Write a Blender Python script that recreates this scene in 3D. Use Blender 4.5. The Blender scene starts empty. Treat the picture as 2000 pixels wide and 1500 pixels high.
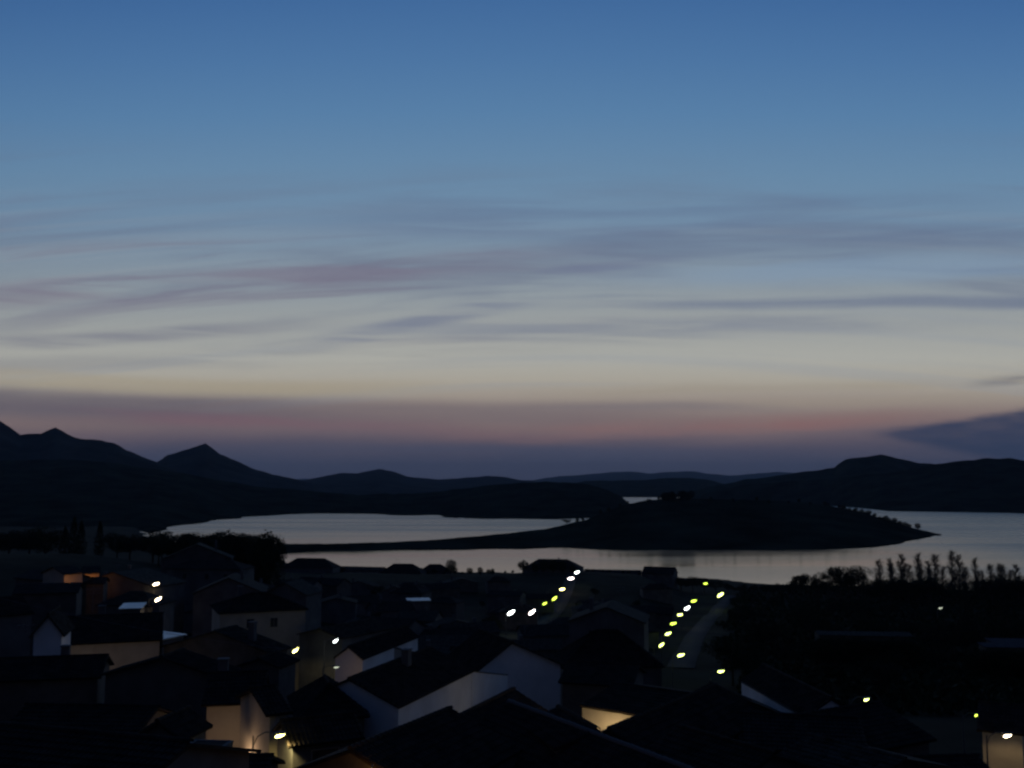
import bpy, math, random
import numpy as np
from mathutils import Vector, Matrix

random.seed(7)
S = bpy.context.scene
C = S.collection

# ------------------------------------------------------------------ camera
F = 1962.0                       # focal length in pixels of the 2000 px wide photograph
HC = 70.0                        # height of the eye above the lake
PITCH = math.atan(195.0 / F)
cam_d = bpy.data.cameras.new("camera")
cam_d.sensor_width = 36.0
cam_d.lens = 36.0 * F / 2000.0
cam_d.clip_start = 0.5
cam_d.clip_end = 90000.0
cam_d.dof.use_dof = True         # a hand-held compact that hunted for focus at dusk
cam_d.dof.focus_distance = 9.0
cam_d.dof.aperture_fstop = 2.1
cam = bpy.data.objects.new("camera", cam_d)
C.objects.link(cam)
cam.location = (0, 0, HC)
cam.rotation_euler = (math.pi / 2 + PITCH, 0, 0)
S.camera = cam

# ------------------------------------------------------------------ render and exposure
S.view_settings.view_transform = 'Standard'
S.view_settings.look = 'None'
S.view_settings.exposure = 0.0
S.view_settings.gamma = 1.0
S.view_settings.use_curve_mapping = False
cy = S.cycles
cy.use_denoising = True
cy.max_bounces = 5
cy.diffuse_bounces = 2
cy.glossy_bounces = 3
cy.volume_bounces = 0
cy.transparent_max_bounces = 8
cy.sample_clamp_indirect = 1.0
cy.filter_width = 1.9
cy.caustics_reflective = False
cy.caustics_refractive = False


def s2l(c):
    out = []
    for v in c:
        v = v / 255.0
        out.append(v / 12.92 if v <= 0.04045 else ((v + 0.055) / 1.055) ** 2.4)
    return tuple(out) + (1.0,)


def elev(row):
    return math.degrees(PITCH + math.atan((750 - row) / F))


# ------------------------------------------------------------------ world: dusk sky with thin cloud sheets
W = bpy.data.worlds.new("World")
S.world = W
W.use_nodes = True
wt = W.node_tree
W.cycles.sampling_method = 'MANUAL'
W.cycles.sample_map_resolution = 256
wt.nodes.clear()


class N:
    """arithmetic on shader sockets"""
    def __init__(s, sock): s.s = sock
    def _m(s, op, o=None, o2=None, clamp=False):
        n = wt.nodes.new('ShaderNodeMath'); n.operation = op; n.use_clamp = clamp
        for i, v in enumerate((s, o, o2)):
            if v is None: continue
            if isinstance(v, N): wt.links.new(v.s, n.inputs[i])
            else: n.inputs[i].default_value = float(v)
        return N(n.outputs[0])
    def __add__(s, o): return s._m('ADD', o)
    def __radd__(s, o): return s._m('ADD', o)
    def __sub__(s, o): return s._m('SUBTRACT', o)
    def __rsub__(s, o): return (s * -1.0) + o
    def __mul__(s, o): return s._m('MULTIPLY', o)
    def __rmul__(s, o): return s._m('MULTIPLY', o)
    def __truediv__(s, o): return s._m('DIVIDE', o)
    def __pow__(s, o): return s._m('POWER', o)
    def clamp(s): return s._m('ADD', 0.0, clamp=True)


def sstep(v, a, b):
    """smoothstep of v from a to b (a may exceed b)"""
    n = wt.nodes.new('ShaderNodeMapRange'); n.interpolation_type = 'SMOOTHSTEP'
    lo, hi, r0, r1 = (a, b, 0.0, 1.0)
    if not isinstance(a, N) and not isinstance(b, N) and a > b:
        lo, hi, r0, r1 = b, a, 1.0, 0.0
    wt.links.new(v.s, n.inputs[0])
    for i, q in ((1, lo), (2, hi)):
        if isinstance(q, N): wt.links.new(q.s, n.inputs[i])
        else: n.inputs[i].default_value = q
    n.inputs[3].default_value = r0; n.inputs[4].default_value = r1
    return N(n.outputs[0])


def wnoise(x, y, z=0.0, scale=1.0, detail=4.0, rough=0.5, dist=0.0):
    cb = wt.nodes.new('ShaderNodeCombineXYZ')
    for i, v in enumerate((x, y, z)):
        if isinstance(v, N): wt.links.new(v.s, cb.inputs[i])
        else: cb.inputs[i].default_value = v
    n = wt.nodes.new('ShaderNodeTexNoise')
    wt.links.new(cb.outputs[0], n.inputs['Vector'])
    n.inputs['Scale'].default_value = scale; n.inputs['Detail'].default_value = detail
    n.inputs['Roughness'].default_value = rough; n.inputs['Distortion'].default_value = dist
    return N(n.outputs[0])


def mixc(f, a, b):
    n = wt.nodes.new('ShaderNodeMix'); n.data_type = 'RGBA'; n.clamp_factor = True
    if isinstance(f, N): wt.links.new(f.s, n.inputs[0])
    else: n.inputs[0].default_value = f
    for i, v in ((6, a), (7, b)):
        if isinstance(v, tuple): n.inputs[i].default_value = v
        else: wt.links.new(v, n.inputs[i])
    return n.outputs[2]


def ramp(f, stops):
    n = wt.nodes.new('ShaderNodeValToRGB')
    wt.links.new(f.s, n.inputs[0])
    cr = n.color_ramp
    cr.interpolation = 'B_SPLINE' if False else 'EASE'
    cr.interpolation = 'LINEAR'
    while len(cr.elements) < len(stops): cr.elements.new(0.5)
    for e, (p, c) in zip(cr.elements, sorted(stops)):
        e.position = p; e.color = s2l(c)
    return n.outputs[0]


tc = wt.nodes.new('ShaderNodeTexCoord')
sx = wt.nodes.new('ShaderNodeSeparateXYZ')
wt.links.new(tc.outputs['Generated'], sx.inputs[0])
dx, dy, dz = (N(sx.outputs[i]) for i in range(3))
el = dz._m('ARCSINE') * (180 / math.pi)
az = dx._m('ARCTAN2', dy) * (180 / math.pi)
hl = ((dx * dx + dy * dy)._m('SQRT')) + 1e-5
AZ0 = math.radians(9.0)
cosd = (dx * math.sin(AZ0) + dy * math.cos(AZ0)) / hl          # 1 towards the afterglow, -1 away from it

caz = dy / hl
elw = el * (((1.0 - caz) * 1.15)._m('MINIMUM', 0.5) + 1.0)       # the twilight arch sinks to both sides
lown = wnoise(az * 0.06, el * 0.35, 12.7, 1.0, 4.0, 0.5, 0.3) * 1.5 - 0.75
elw = elw + lown * sstep(el, 6.0, 2.5)
west = ramp(elw * (1 / 60.0), [(elev(r) / 60.0, c) for r, c in (
    (935, (66, 70, 90)), (905, (69, 74, 95)), (885, (78, 79, 98)), (868, (93, 87, 101)), (848, (114, 101, 108)), (820, (138, 120, 117)),
    (785, (158, 146, 137)), (745, (175, 169, 157)), (700, (176, 176, 169)), (620, (157, 162, 163)), (540, (139, 152, 163)),
    (440, (116, 142, 167)), (340, (105, 139, 170)), (220, (89, 129, 169)), (110, (77, 118, 164)), (0, (66, 107, 157)))]
    + [(32 / 60.0, (42, 84, 140)), (44 / 60.0, (30, 62, 112)), (1.0, (20, 44, 86))])
east = ramp(el * (1 / 60.0), [(0.0, (33, 34, 48)), (6 / 60.0, (36, 38, 54)), (20 / 60.0, (30, 38, 60)), (40 / 60.0, (22, 38, 68)), (1.0, (20, 44, 86))])
sky = mixc(sstep(cosd, 0.97, -0.25), west, east)

# curved streak coordinate: cirrus bows slightly over the frame
bow = el + (az - 3.0) * (az - 3.0) * 0.0035
n1 = wnoise(az * 0.035, bow * 0.36, 3.1, 1.0, 5.0, 0.52, 0.55)
n2 = wnoise(az * 0.06, bow * 0.75, 8.3, 1.0, 6.0, 0.55, 0.8)
n3 = wnoise(az * 0.02, bow * 1.35, 1.7, 1.0, 3.0, 0.5, 0.25)
veil = sstep(el, 6.0, 9.5) * sstep(el, 19.0, 14.5) * sstep(az, 70.0, 35.0) * sstep(az, -75.0, -40.0)
cir = sstep(n1 * 0.62 + n2 * 0.38, 0.46, 0.70) * veil
sky = mixc(cir * 0.62, sky, s2l((103, 113, 137)))
cir2 = sstep(n2, 0.50, 0.66) * sstep(el, 7.0, 10.0) * sstep(el, 15.5, 12.0) * sstep(az, 12.0, -12.0)
sky = mixc(cir2 * 0.42, sky, s2l((119, 112, 131)))
lift = sstep(n3, 0.52, 0.68) * sstep(el, 3.2, 5.0) * sstep(el, 17.0, 10.0)
sky = mixc(lift * 0.30, sky, s2l((150, 157, 166)))


def band(row0, half, azc0, azc1, soft, col, amt, tilt=0.0, seed=0.0, freq=0.06, lo=0.34):
    """one long thin cloud streak"""
    global sky
    wob = wnoise(az * freq, seed, seed * 1.3, 1.0, 3.0, 0.5) * 1.2 - 0.6
    e = el + (az - 3.0) * (az - 3.0) * (0.0016 if row0 < 700 else 0.0) + (az * tilt) - elev(row0) + wob
    h = half / F * 57.3
    body = sstep(e._m('ABSOLUTE'), h, h * 0.15)
    br = sstep(wnoise(az * 0.05, el * 0.9, seed + 4.0, 1.0, 4.0, 0.55, 0.4), lo, 0.6)
    m = body * br * sstep(az, azc0 - soft, azc0 + soft) * sstep(az, azc1 + soft, azc1 - soft)
    sky = mixc(m * amt, sky, s2l(col))


band(508, 34, -34, 0, 8, (118, 107, 128), 0.55, -0.06, 1.0)
band(605, 20, -34, -14, 7, (106, 108, 130), 0.55, -0.05, 2.0)
band(590, 26, -12, 1, 5, (100, 110, 140), 0.55, -0.22, 3.0)
band(545, 14, 0, 9, 4, (104, 110, 140), 0.60, -0.12, 4.0)
band(396, 22, -6, 24, 7, (98, 118, 148), 0.50, 0.02, 5.0)
band(440, 44, -10, 30, 8, (99, 115, 144), 0.52, 0.03, 6.0)
band(478, 26, 6, 34, 6, (98, 112, 140), 0.5, 0.05, 7.0)
band(597, 18, 2, 34, 6, (104, 116, 142), 0.62, -0.01, 8.0)
band(640, 26, -8, 22, 8, (122, 130, 148), 0.50, 0.0, 9.0)
band(690, 24, -34, 0, 8, (132, 134, 142), 0.40, 0.0, 10.0)
band(540, 40, 8, 40, 8, (128, 154, 182), 0.45, 0.0, 10.5)

band(762, 36, 4, 24, 8, (160, 150, 134), 0.55, 0.03, 11.5)
band(806, 46, -44, -10, 9, (94, 90, 104), 0.8, 0.0, 12.0, 0.09, -0.2)
band(812, 34, -12, 8, 9, (112, 103, 110), 0.6, 0.0, 12.6, 0.04, 0.0)
band(764, 24, -44, -6, 7, (168, 158, 138), 0.75, 0.0, 12.2, 0.03, 0.1)
band(800, 14, 2, 14, 5, (112, 108, 118), 0.35, 0.0, 12.4)
band(836, 20, -24, -4, 6, (128, 96, 106), 0.5, 0.02, 13.0)
band(846, 26, -2, 20, 6, (142, 108, 107), 0.65, -0.03, 14.0)
band(848, 16, 8, 19, 4, (146, 106, 104), 0.5, -0.02, 14.6)
band(884, 26, -12, 12, 8, (74, 80, 102), 0.60, 0.01, 15.0)
# dark blue cloud wedge low on the right
top = (az - 19.2)._m('MAXIMUM', 0.0)
rag = wnoise(az * 0.55, el * 2.2, 2.0, 1.0, 5.0, 0.6) - 0.5
wtop = top * 0.145 + elev(851) + rag * 0.42
wbot = elev(853) - top * 0.22 + rag * 0.3
wm = sstep(wtop - el, -0.14, 0.36) * sstep(el - wbot, -0.25, 0.35) * sstep(az, 18.6, 21.5) * sstep(az, 60.0, 46.0)
wm = wm * (0.82 + 0.5 * rag)
sky = mixc(wm * 1.0, sky, s2l((50, 62, 88)))
band(790, 14, 25.5, 33, 1.5, (70, 76, 98), 0.8, -0.03, 17.0)
sky = mixc(sstep(el, 0.0, -1.5), sky, s2l((20, 24, 34)))
bg = wt.nodes.new('ShaderNodeBackground')
wt.links.new(sky, bg.inputs[0])
bg.inputs[1].default_value = 1.0
wo = wt.nodes.new('ShaderNodeOutputWorld')
wt.links.new(bg.outputs[0], wo.inputs[0])


# ------------------------------------------------------------------ helpers
def P(px, row, Y):
    u = (px - 1000) / F; v = (750 - row) / F
    a = math.cos(PITCH) - v * math.sin(PITCH)
    b = math.sin(PITCH) + v * math.cos(PITCH)
    t = Y / a
    return Vector((u * t, Y, HC + b * t))


def PZ(px, row, z):
    """point of the view ray through a photo pixel at height z"""
    u = (px - 1000) / F; v = (750 - row) / F
    a = math.cos(PITCH) - v * math.sin(PITCH)
    b = math.sin(PITCH) + v * math.cos(PITCH)
    t = (z - HC) / b
    return Vector((u * t, a * t, z))


def lerp(tab, x):
    return np.interp(x, [t[0] for t in tab], [t[1] for t in tab])


def _hash(ix, iy, s):
    h = np.sin(ix * 127.1 + iy * 311.7 + s * 74.7) * 43758.5453
    return h - np.floor(h)


def vnoise(x, y, s=0.0):
    x = np.asarray(x, float); y = np.asarray(y, float)
    ix = np.floor(x); iy = np.floor(y); fx = x - ix; fy = y - iy
    fx = fx * fx * (3 - 2 * fx); fy = fy * fy * (3 - 2 * fy)
    a = _hash(ix, iy, s); b = _hash(ix + 1, iy, s); c = _hash(ix, iy + 1, s); d = _hash(ix + 1, iy + 1, s)
    return (a * (1 - fx) + b * fx) * (1 - fy) + (c * (1 - fx) + d * fx) * fy - 0.5


def fbm(x, y, s=0.0, o=4):
    r = 0; a = 1.0
    for i in range(o):
        r = r + a * vnoise(np.asarray(x) * 2 ** i, np.asarray(y) * 2 ** i, s + i)
        a *= 0.5
    return r


def mat(name, base, rough=0.9, var=0.35, scale=0.5, bump=0.0, metallic=0.0, spec=0.3, tint=None, bscale=None):
    m = bpy.data.materials.new(name); m.use_nodes = True
    nt = m.node_tree; b = nt.nodes['Principled BSDF']
    b.inputs['Roughness'].default_value = rough; b.inputs['Metallic'].default_value = metallic
    b.inputs['Specular IOR Level'].default_value = spec
    t = nt.nodes.new('ShaderNodeTexCoord')
    n = nt.nodes.new('ShaderNodeTexNoise'); n.inputs['Scale'].default_value = scale
    n.inputs['Detail'].default_value = 6; n.inputs['Roughness'].default_value = 0.6
    nt.links.new(t.outputs['Object'], n.inputs['Vector'])
    r = nt.nodes.new('ShaderNodeValToRGB')
    lo = tuple(c * (1 - var) for c in base) + (1,)
    hi = tuple(min(1, c * (1 + var)) for c in (tint or base)) + (1,)
    r.color_ramp.elements[0].position = 0.35; r.color_ramp.elements[0].color = lo
    r.color_ramp.elements[1].position = 0.65; r.color_ramp.elements[1].color = hi
    nt.links.new(n.outputs[0], r.inputs[0]); nt.links.new(r.outputs[0], b.inputs['Base Color'])
    if bump:
        n2 = nt.nodes.new('ShaderNodeTexNoise'); n2.inputs['Scale'].default_value = bscale or scale * 8
        n2.inputs['Detail'].default_value = 4
        nt.links.new(t.outputs['Object'], n2.inputs['Vector'])
        bp = nt.nodes.new('ShaderNodeBump'); bp.inputs['Strength'].default_value = bump
        bp.inputs['Distance'].default_value = 0.05
        nt.links.new(n2.outputs[0], bp.inputs['Height']); nt.links.new(bp.outputs[0], b.inputs['Normal'])
    return m


def emis(name, col, strength):
    m = bpy.data.materials.new(name); m.use_nodes = True
    b = m.node_tree.nodes['Principled BSDF']
    b.inputs['Base Color'].default_value = (0.6, 0.6, 0.5, 1)
    b.inputs['Emission Color'].default_value = tuple(col) + (1,)
    b.inputs['Emission Strength'].default_value = strength
    return m


M = {
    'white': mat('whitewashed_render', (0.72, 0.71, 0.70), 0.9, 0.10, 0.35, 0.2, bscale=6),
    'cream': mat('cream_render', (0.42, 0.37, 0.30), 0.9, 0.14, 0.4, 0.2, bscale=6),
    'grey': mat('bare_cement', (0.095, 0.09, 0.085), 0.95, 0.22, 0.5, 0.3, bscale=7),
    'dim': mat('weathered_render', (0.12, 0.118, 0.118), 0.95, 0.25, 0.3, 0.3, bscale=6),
    'tile': mat('old_clay_tile', (0.050, 0.034, 0.026), 0.95, 0.45, 1.6, 0.3, spec=0.1, tint=(0.055, 0.048, 0.036)),
    'tiledark': mat('mossy_clay_tile', (0.030, 0.024, 0.020), 0.95, 0.45, 1.2, 0.3, spec=0.1),
    'metal': mat('galvanised_sheet', (0.34, 0.37, 0.41), 0.42, 0.2, 0.8, 0.1, metallic=0.9),
    'wood': mat('dark_wood', (0.06, 0.04, 0.03), 0.7, 0.3, 3),
    'frame': mat('painted_frame', (0.25, 0.22, 0.2), 0.6, 0.1, 3),
    'glass': mat('window_glass', (0.02, 0.022, 0.025), 0.08, 0.1, 1, spec=0.5),
    'pole': mat('galvanised_pole', (0.12, 0.12, 0.125), 0.6, 0.15, 3, metallic=0.3),
    'ground': mat('dark_soil_and_weeds', (0.020, 0.022, 0.014), 1.0, 0.5, 0.06, 0.5, spec=0.05, bscale=0.9),
    'road': mat('worn_asphalt', (0.026, 0.026, 0.026), 0.9, 0.25, 0.3, 0.2, spec=0.2),
    'hill': mat('scrub_hillside', (0.030, 0.034, 0.022), 1.0, 0.5, 0.012, 0.0, spec=0.0),
    'rock': mat('rocky_mountain', (0.050, 0.048, 0.042), 1.0, 0.4, 0.004, 0.0, spec=0.0),
    'shore': mat('pale_shore', (0.12, 0.10, 0.08), 1.0, 0.3, 0.03, 0.0, spec=0.0),
    'leaf': mat('dark_leaves', (0.022, 0.032, 0.014), 0.9, 0.4, 0.5, spec=0.1),
    'leaf2': mat('olive_leaves', (0.030, 0.036, 0.022), 0.9, 0.4, 0.5, spec=0.1),
    'bark': mat('bark', (0.05, 0.042, 0.034), 0.95, 0.3, 2),
    'twig': mat('bare_twigs', (0.07, 0.062, 0.055), 0.95, 0.3, 1),
    'slab': mat('pale_roof_slab', (0.040, 0.044, 0.056), 1.0, 0.2, 0.6, 0.1, spec=0.05),
    'concrete': mat('concrete_cap', (0.15, 0.15, 0.155), 0.7, 0.15, 1.2, 0.1),
}
# water
wm_ = bpy.data.materials.new('lake_water'); wm_.use_nodes = True
nt = wm_.node_tree; b = nt.nodes['Principled BSDF']
b.inputs['Base Color'].default_value = (0.012, 0.018, 0.022, 1)
b.inputs['IOR'].default_value = 1.5
b.inputs['Specular IOR Level'].default_value = 0.5
t = nt.nodes.new('ShaderNodeTexCoord')
mp = nt.nodes.new('ShaderNodeMapping'); mp.inputs['Scale'].default_value = (0.0016, 0.010, 1)
nt.links.new(t.outputs['Object'], mp.inputs[0])
n = nt.nodes.new('ShaderNodeTexNoise'); n.inputs['Scale'].default_value = 1.0; n.inputs['Detail'].default_value = 4
n.inputs['Distortion'].default_value = 0.6
nt.links.new(mp.outputs[0], n.inputs['Vector'])
mr = nt.nodes.new('ShaderNodeMapRange'); mr.inputs[1].default_value = 0.38; mr.inputs[2].default_value = 0.64
mr.inputs[3].default_value = 0.07; mr.inputs[4].default_value = 0.15
nt.links.new(n.outputs[0], mr.inputs[0])
sp = nt.nodes.new('ShaderNodeSeparateXYZ'); nt.links.new(t.outputs['Object'], sp.inputs[0])
op = nt.nodes.new('ShaderNodeMapRange'); op.interpolation_type = 'SMOOTHSTEP'      # distance offshore: wind reaches the open basin
op.inputs[1].default_value = 1000; op.inputs[2].default_value = 1700; op.inputs[3].default_value = 0.0; op.inputs[4].default_value = 0.19
ox = nt.nodes.new('ShaderNodeMath'); ox.operation = 'MULTIPLY_ADD'; nt.links.new(sp.outputs[0], ox.inputs[0]); ox.inputs[1].default_value = 1.6; ox.inputs[2].default_value = 620
om_ = nt.nodes.new('ShaderNodeMath'); om_.operation = 'MAXIMUM'; nt.links.new(sp.outputs[1], om_.inputs[0]); nt.links.new(ox.outputs[0], om_.inputs[1])
nt.links.new(om_.outputs[0], op.inputs[0])
ad = nt.nodes.new('ShaderNodeMath'); nt.links.new(mr.outputs[0], ad.inputs[0]); nt.links.new(op.outputs[0], ad.inputs[1])
nt.links.new(ad.outputs[0], b.inputs['Roughness'])
mp2 = nt.nodes.new('ShaderNodeMapping'); mp2.inputs['Scale'].default_value = (0.10, 0.30, 1)
nt.links.new(t.outputs['Object'], mp2.inputs[0])
n2 = nt.nodes.new('ShaderNodeTexNoise'); n2.inputs['Scale'].default_value = 1.0; n2.inputs['Detail'].default_value = 3
nt.links.new(mp2.outputs[0], n2.inputs['Vector'])
bp = nt.nodes.new('ShaderNodeBump'); bp.inputs['Strength'].default_value = 0.10; bp.inputs['Distance'].default_value = 0.2
nt.links.new(n2.outputs[0], bp.inputs['Height']); nt.links.new(bp.outputs[0], b.inputs['Normal'])
M['water'] = wm_


def link(name, me, m=None, parent=None):
    o = bpy.data.objects.new(name, me); C.objects.link(o)
    if m is not None and me is not None and hasattr(me, 'materials'):
        for q in (m if isinstance(m, (list, tuple)) else [m]): me.materials.append(q)
    if parent is not None: o.parent = parent
    return o


def npmesh(name, verts, faces, smooth=False):
    me = bpy.data.meshes.new(name)
    verts = np.asarray(verts, np.float32); faces = np.asarray(faces, np.int32)
    k = faces.shape[1]
    me.vertices.add(len(verts)); me.vertices.foreach_set('co', verts.ravel())
    me.loops.add(faces.size); me.loops.foreach_set('vertex_index', faces.ravel())
    me.polygons.add(len(faces))
    me.polygons.foreach_set('loop_start', np.arange(0, faces.size, k, dtype=np.int32))
    me.polygons.foreach_set('loop_total', np.full(len(faces), k, np.int32))
    if smooth: me.polygons.foreach_set('use_smooth', np.ones(len(faces), bool))
    me.update(calc_edges=True); me.validate()
    return me


def gridfaces(nr, nc):
    i = np.arange(nr - 1)[:, None] * nc + np.arange(nc - 1)[None, :]
    i = i.ravel()
    return np.stack([i, i + 1, i + nc + 1, i + nc], 1)


class MB:
    def __init__(s): s.v = []; s.f = []
    def add(s, v, f):
        o = len(s.v); s.v += [tuple(q) for q in v]; s.f += [tuple(i + o for i in g) for g in f]
    def box(s, x0, x1, y0, y1, z0, z1):
        s.add([(x0, y0, z0), (x1, y0, z0), (x1, y1, z0), (x0, y1, z0), (x0, y0, z1), (x1, y0, z1), (x1, y1, z1), (x0, y1, z1)],
              [(0, 3, 2, 1), (4, 5, 6, 7), (0, 1, 5, 4), (1, 2, 6, 5), (2, 3, 7, 6), (3, 0, 4, 7)])
    def tube(s, pts, rad, n=8, cap=True):
        pts = [Vector(p) for p in pts]
        if not isinstance(rad, (list, tuple)): rad = [rad] * len(pts)
        rings = []
        for i, p in enumerate(pts):
            d = (pts[min(i + 1, len(pts) - 1)] - pts[max(i - 1, 0)]).normalized()
            a = d.cross(Vector((0.3, 0.9, 0.1))) if abs(d.z) > 0.9 else d.cross(Vector((0, 0, 1)))
            a.normalize(); c = d.cross(a)
            rings.append([p + (a * math.cos(2 * math.pi * k / n) + c * math.sin(2 * math.pi * k / n)) * rad[i] for k in range(n)])
        v = [q for r in rings for q in r]; f = []
        for i in range(len(pts) - 1):
            for k in range(n):
                f.append((i * n + k, i * n + (k + 1) % n, (i + 1) * n + (k + 1) % n, (i + 1) * n + k))
        if cap:
            f.append(tuple(range(n))[::-1]); f.append(tuple((len(pts) - 1) * n + k for k in range(n)))
        s.add(v, f)
    def ell(s, c, r, nu=12, nv=8):
        v = []; f = []
        for i in range(nv + 1):
            th = math.pi * i / nv
            for k in range(nu):
                ph = 2 * math.pi * k / nu
                v.append((c[0] + r[0] * math.sin(th) * math.cos(ph), c[1] + r[1] * math.sin(th) * math.sin(ph), c[2] + r[2] * math.cos(th)))
        for i in range(nv):
            for k in range(nu):
                f.append((i * nu + k, (i + 1) * nu + k, (i + 1) * nu + (k + 1) % nu, i * nu + (k + 1) % nu))
        s.add(v, f)
    def mesh(s, name):
        me = bpy.data.meshes.new(name); me.from_pydata(s.v, [], s.f); me.update(); return me
    def build(s, name, m, parent=None): return link(name, s.mesh(name), m, parent)


def tag(o, label=None, cat=None, group=None, kind=None):
    if label: o['label'] = label
    if cat: o['category'] = cat
    if group: o['group'] = group
    if kind: o['kind'] = kind
    return o


def empty(name, loc, rz=0.0, label=None, cat=None, group=None):
    o = bpy.data.objects.new(name, None); C.objects.link(o)
    o.location = loc; o.rotation_euler = (0, 0, rz); o.empty_display_size = 0.5
    return tag(o, label, cat, group)


def copy_tree(o, parent=None):
    c = o.copy(); C.objects.link(c)
    if parent is not None: c.parent = parent
    for ch in list(o.children): copy_tree(ch, c)
    return c


# ------------------------------------------------------------------ terrain
BASE = [(-400, 62), (0, 56), (30, 51), (60, 46.5), (100, 42), (150, 36), (200, 31), (300, 23), (450, 12.5), (560, 9), (640, 5), (700, 2.5), (740, 2.0), (900, 1.5), (4000, 1.5)]
SHORE = [(-3000, 9000), (230, 9000), (290, 1340), (380, 1180), (520, 1040), (560, 900), (620, 845), (900, 800), (1200, 780), (1400, 745), (1520, 700), (1700, 655), (2000, 610), (2500, 560), (5000, 430)]


def ground_z(x, y):
    x = np.asarray(x, float); y = np.asarray(y, float)
    z = lerp(BASE, y)
    z = z + 27 * np.exp(-((x + 165) / 95) ** 2 - ((y - 350) / 135) ** 2) * (x > -165) + (x <= -165) * 27 * np.exp(-((x + 165) / 400) ** 2 - ((y - 350) / 135) ** 2)
    yy0 = np.maximum(y, 1.0); q = 1000 + F * x / yy0
    z = z + 10.5 * np.clip((q - 380) / 150, 0, 1) * np.clip((1330 - q) / 90, 0, 1) * np.exp(-((y - 560) / 95) ** 2)
    z = z + 3 * np.exp(-((x - 22) / 34) ** 2 - ((y - 610) / 60) ** 2)
    z = z + fbm(x / 60, y / 60, 3) * 1.6 * np.clip(y / 200, 0, 1)
    yy = np.maximum(y, 1.0)
    px = np.where(y > 1, 1000 + F * x / yy, 1000 + x * 50)
    sh = lerp(SHORE, px)
    d = (y - sh) / 30.0 + fbm(x / 35, y / 35, 9) * 0.5
    k = np.clip(d + 0.5, 0, 1); k = k * k * (3 - 2 * k)
    return z * (1 - k) - 5.0 * k


def gz(x, y): return float(ground_z(np.array([x]), np.array([y]))[0])


def axis(a, b, c, fine, n):
    """coordinates dense near 0"""
    t = np.linspace(-1, 1, n)
    return c + np.sign(t) * (np.abs(t) * fine + (np.exp(np.abs(t) * 4) - 1) / (math.e ** 4 - 1) * (b - fine))


xs = axis(-2600, 2600, 0, 500, 281)
ys = np.concatenate([np.linspace(-300, 0, 16)[:-1], np.linspace(0, 900, 241)[:-1], np.linspace(900, 2300, 61)])
X, Y = np.meshgrid(xs, ys)
Z = ground_z(X, Y)
me = npmesh('ground', np.stack([X.ravel(), Y.ravel(), Z.ravel()], 1), gridfaces(len(ys), len(xs)), True)
tag(link('ground', me, M['ground']), kind='structure')

# the lake: one sheet to the horizon
rr = np.concatenate([[350, 600, 900, 1300, 1800, 2500, 4000, 7000, 12000, 20000, 33000]])
aa = np.linspace(-math.pi / 2, math.pi / 2, 65)
v = [(r * math.sin(a), r * math.cos(a), 0.0) for r in rr for a in aa]
tag(link('water', npmesh('water', v, gridfaces(len(rr), len(aa))), M['water']), kind='structure')


def landform(name, crest, dist, near, back, m, pxs, rough=2.0, pw=1.0, nn=40, seed=0, nscale=0.25, crestn=1.2, foot=-5.0):
    pxs = np.arange(pxs[0], pxs[1] + 0.1, pxs[2])
    D = lerp(dist, pxs); DN = np.minimum(lerp(near, pxs), D - 15); row = lerp(crest, pxs)
    row = row + fbm(pxs / 26, pxs * 0 + seed, seed, 5) * crestn * 1.6
    zc = np.array([P(1000, r, d).z for r, d in zip(row, D)])
    BW = lerp(back, pxs) if isinstance(back, list) else np.full(len(pxs), float(back))
    t = np.concatenate([np.linspace(0, 1, nn), 1 + np.linspace(0, 1, nn // 2)[1:]])
    rows = []
    for ti in t:
        if ti <= 1:
            Yv = DN + (D - DN) * ti
            s = ti ** pw
        else:
            q = ti - 1
            Yv = D + BW * q
            s = 1 - q * q * (3 - 2 * q)
        xv = (pxs - 1000) / F * Yv
        z = foot + (zc - foot) * s
        env = math.sin(min(ti, 1.0) * math.pi) ** 0.6 if 0 < ti < 1 else (0.0 if ti <= 1 else 0.4 * (1 - (ti - 1)))
        z = z + fbm(xv * nscale / 60, Yv * nscale / 60, seed + 5, 5) * rough * env
        rows.append(np.stack([xv, Yv, z], 1))
    V = np.concatenate(rows)
    return tag(link(name, npmesh(name, V, gridfaces(len(t), len(pxs)), True), m), kind='structure')


# far blue range
landform('distant_hills', [(-800, 930), (600, 936), (900, 938), (1040, 937), (1090, 930), (1150, 925), (1200, 921), (1235, 920), (1270, 924), (1330, 920), (1370, 923), (1420, 930), (1460, 926), (1520, 921), (1600, 926), (1800, 922), (2800, 925)],
         [(-800, 24000), (2800, 24000)], [(-800, 15000), (2800, 15000)], 5000, M['rock'], (-800, 2800, 8), 60, seed=1, nscale=0.02)
landform('far_hills', [(-400, 930), (300, 932), (560, 940), (600, 938), (640, 928), (665, 924), (700, 926), (720, 920), (742, 915), (765, 921), (795, 931), (830, 935), (880, 936), (930, 932), (955, 930), (1000, 934), (1040, 940), (1100, 946), (1300, 952), (1600, 958)],
         [(-400, 9500), (1600, 9500)], [(-400, 5500), (1600, 6000)], 2500, M['rock'], (-400, 1600, 5), 40, seed=2, nscale=0.05)
landform('pointed_hill', [(180, 960), (260, 935), (300, 908), (318, 896), (330, 887), (350, 882), (372, 877), (390, 870), (402, 867), (412, 873), (430, 885), (455, 896), (490, 912), (520, 922), (560, 932), (600, 941), (640, 952), (760, 962)],
         [(180, 6300), (760, 6300)], [(180, 4300), (760, 4300)], 1500, M['rock'], (180, 760, 3), 45, seed=3, nscale=0.06, crestn=1.6)
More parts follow.
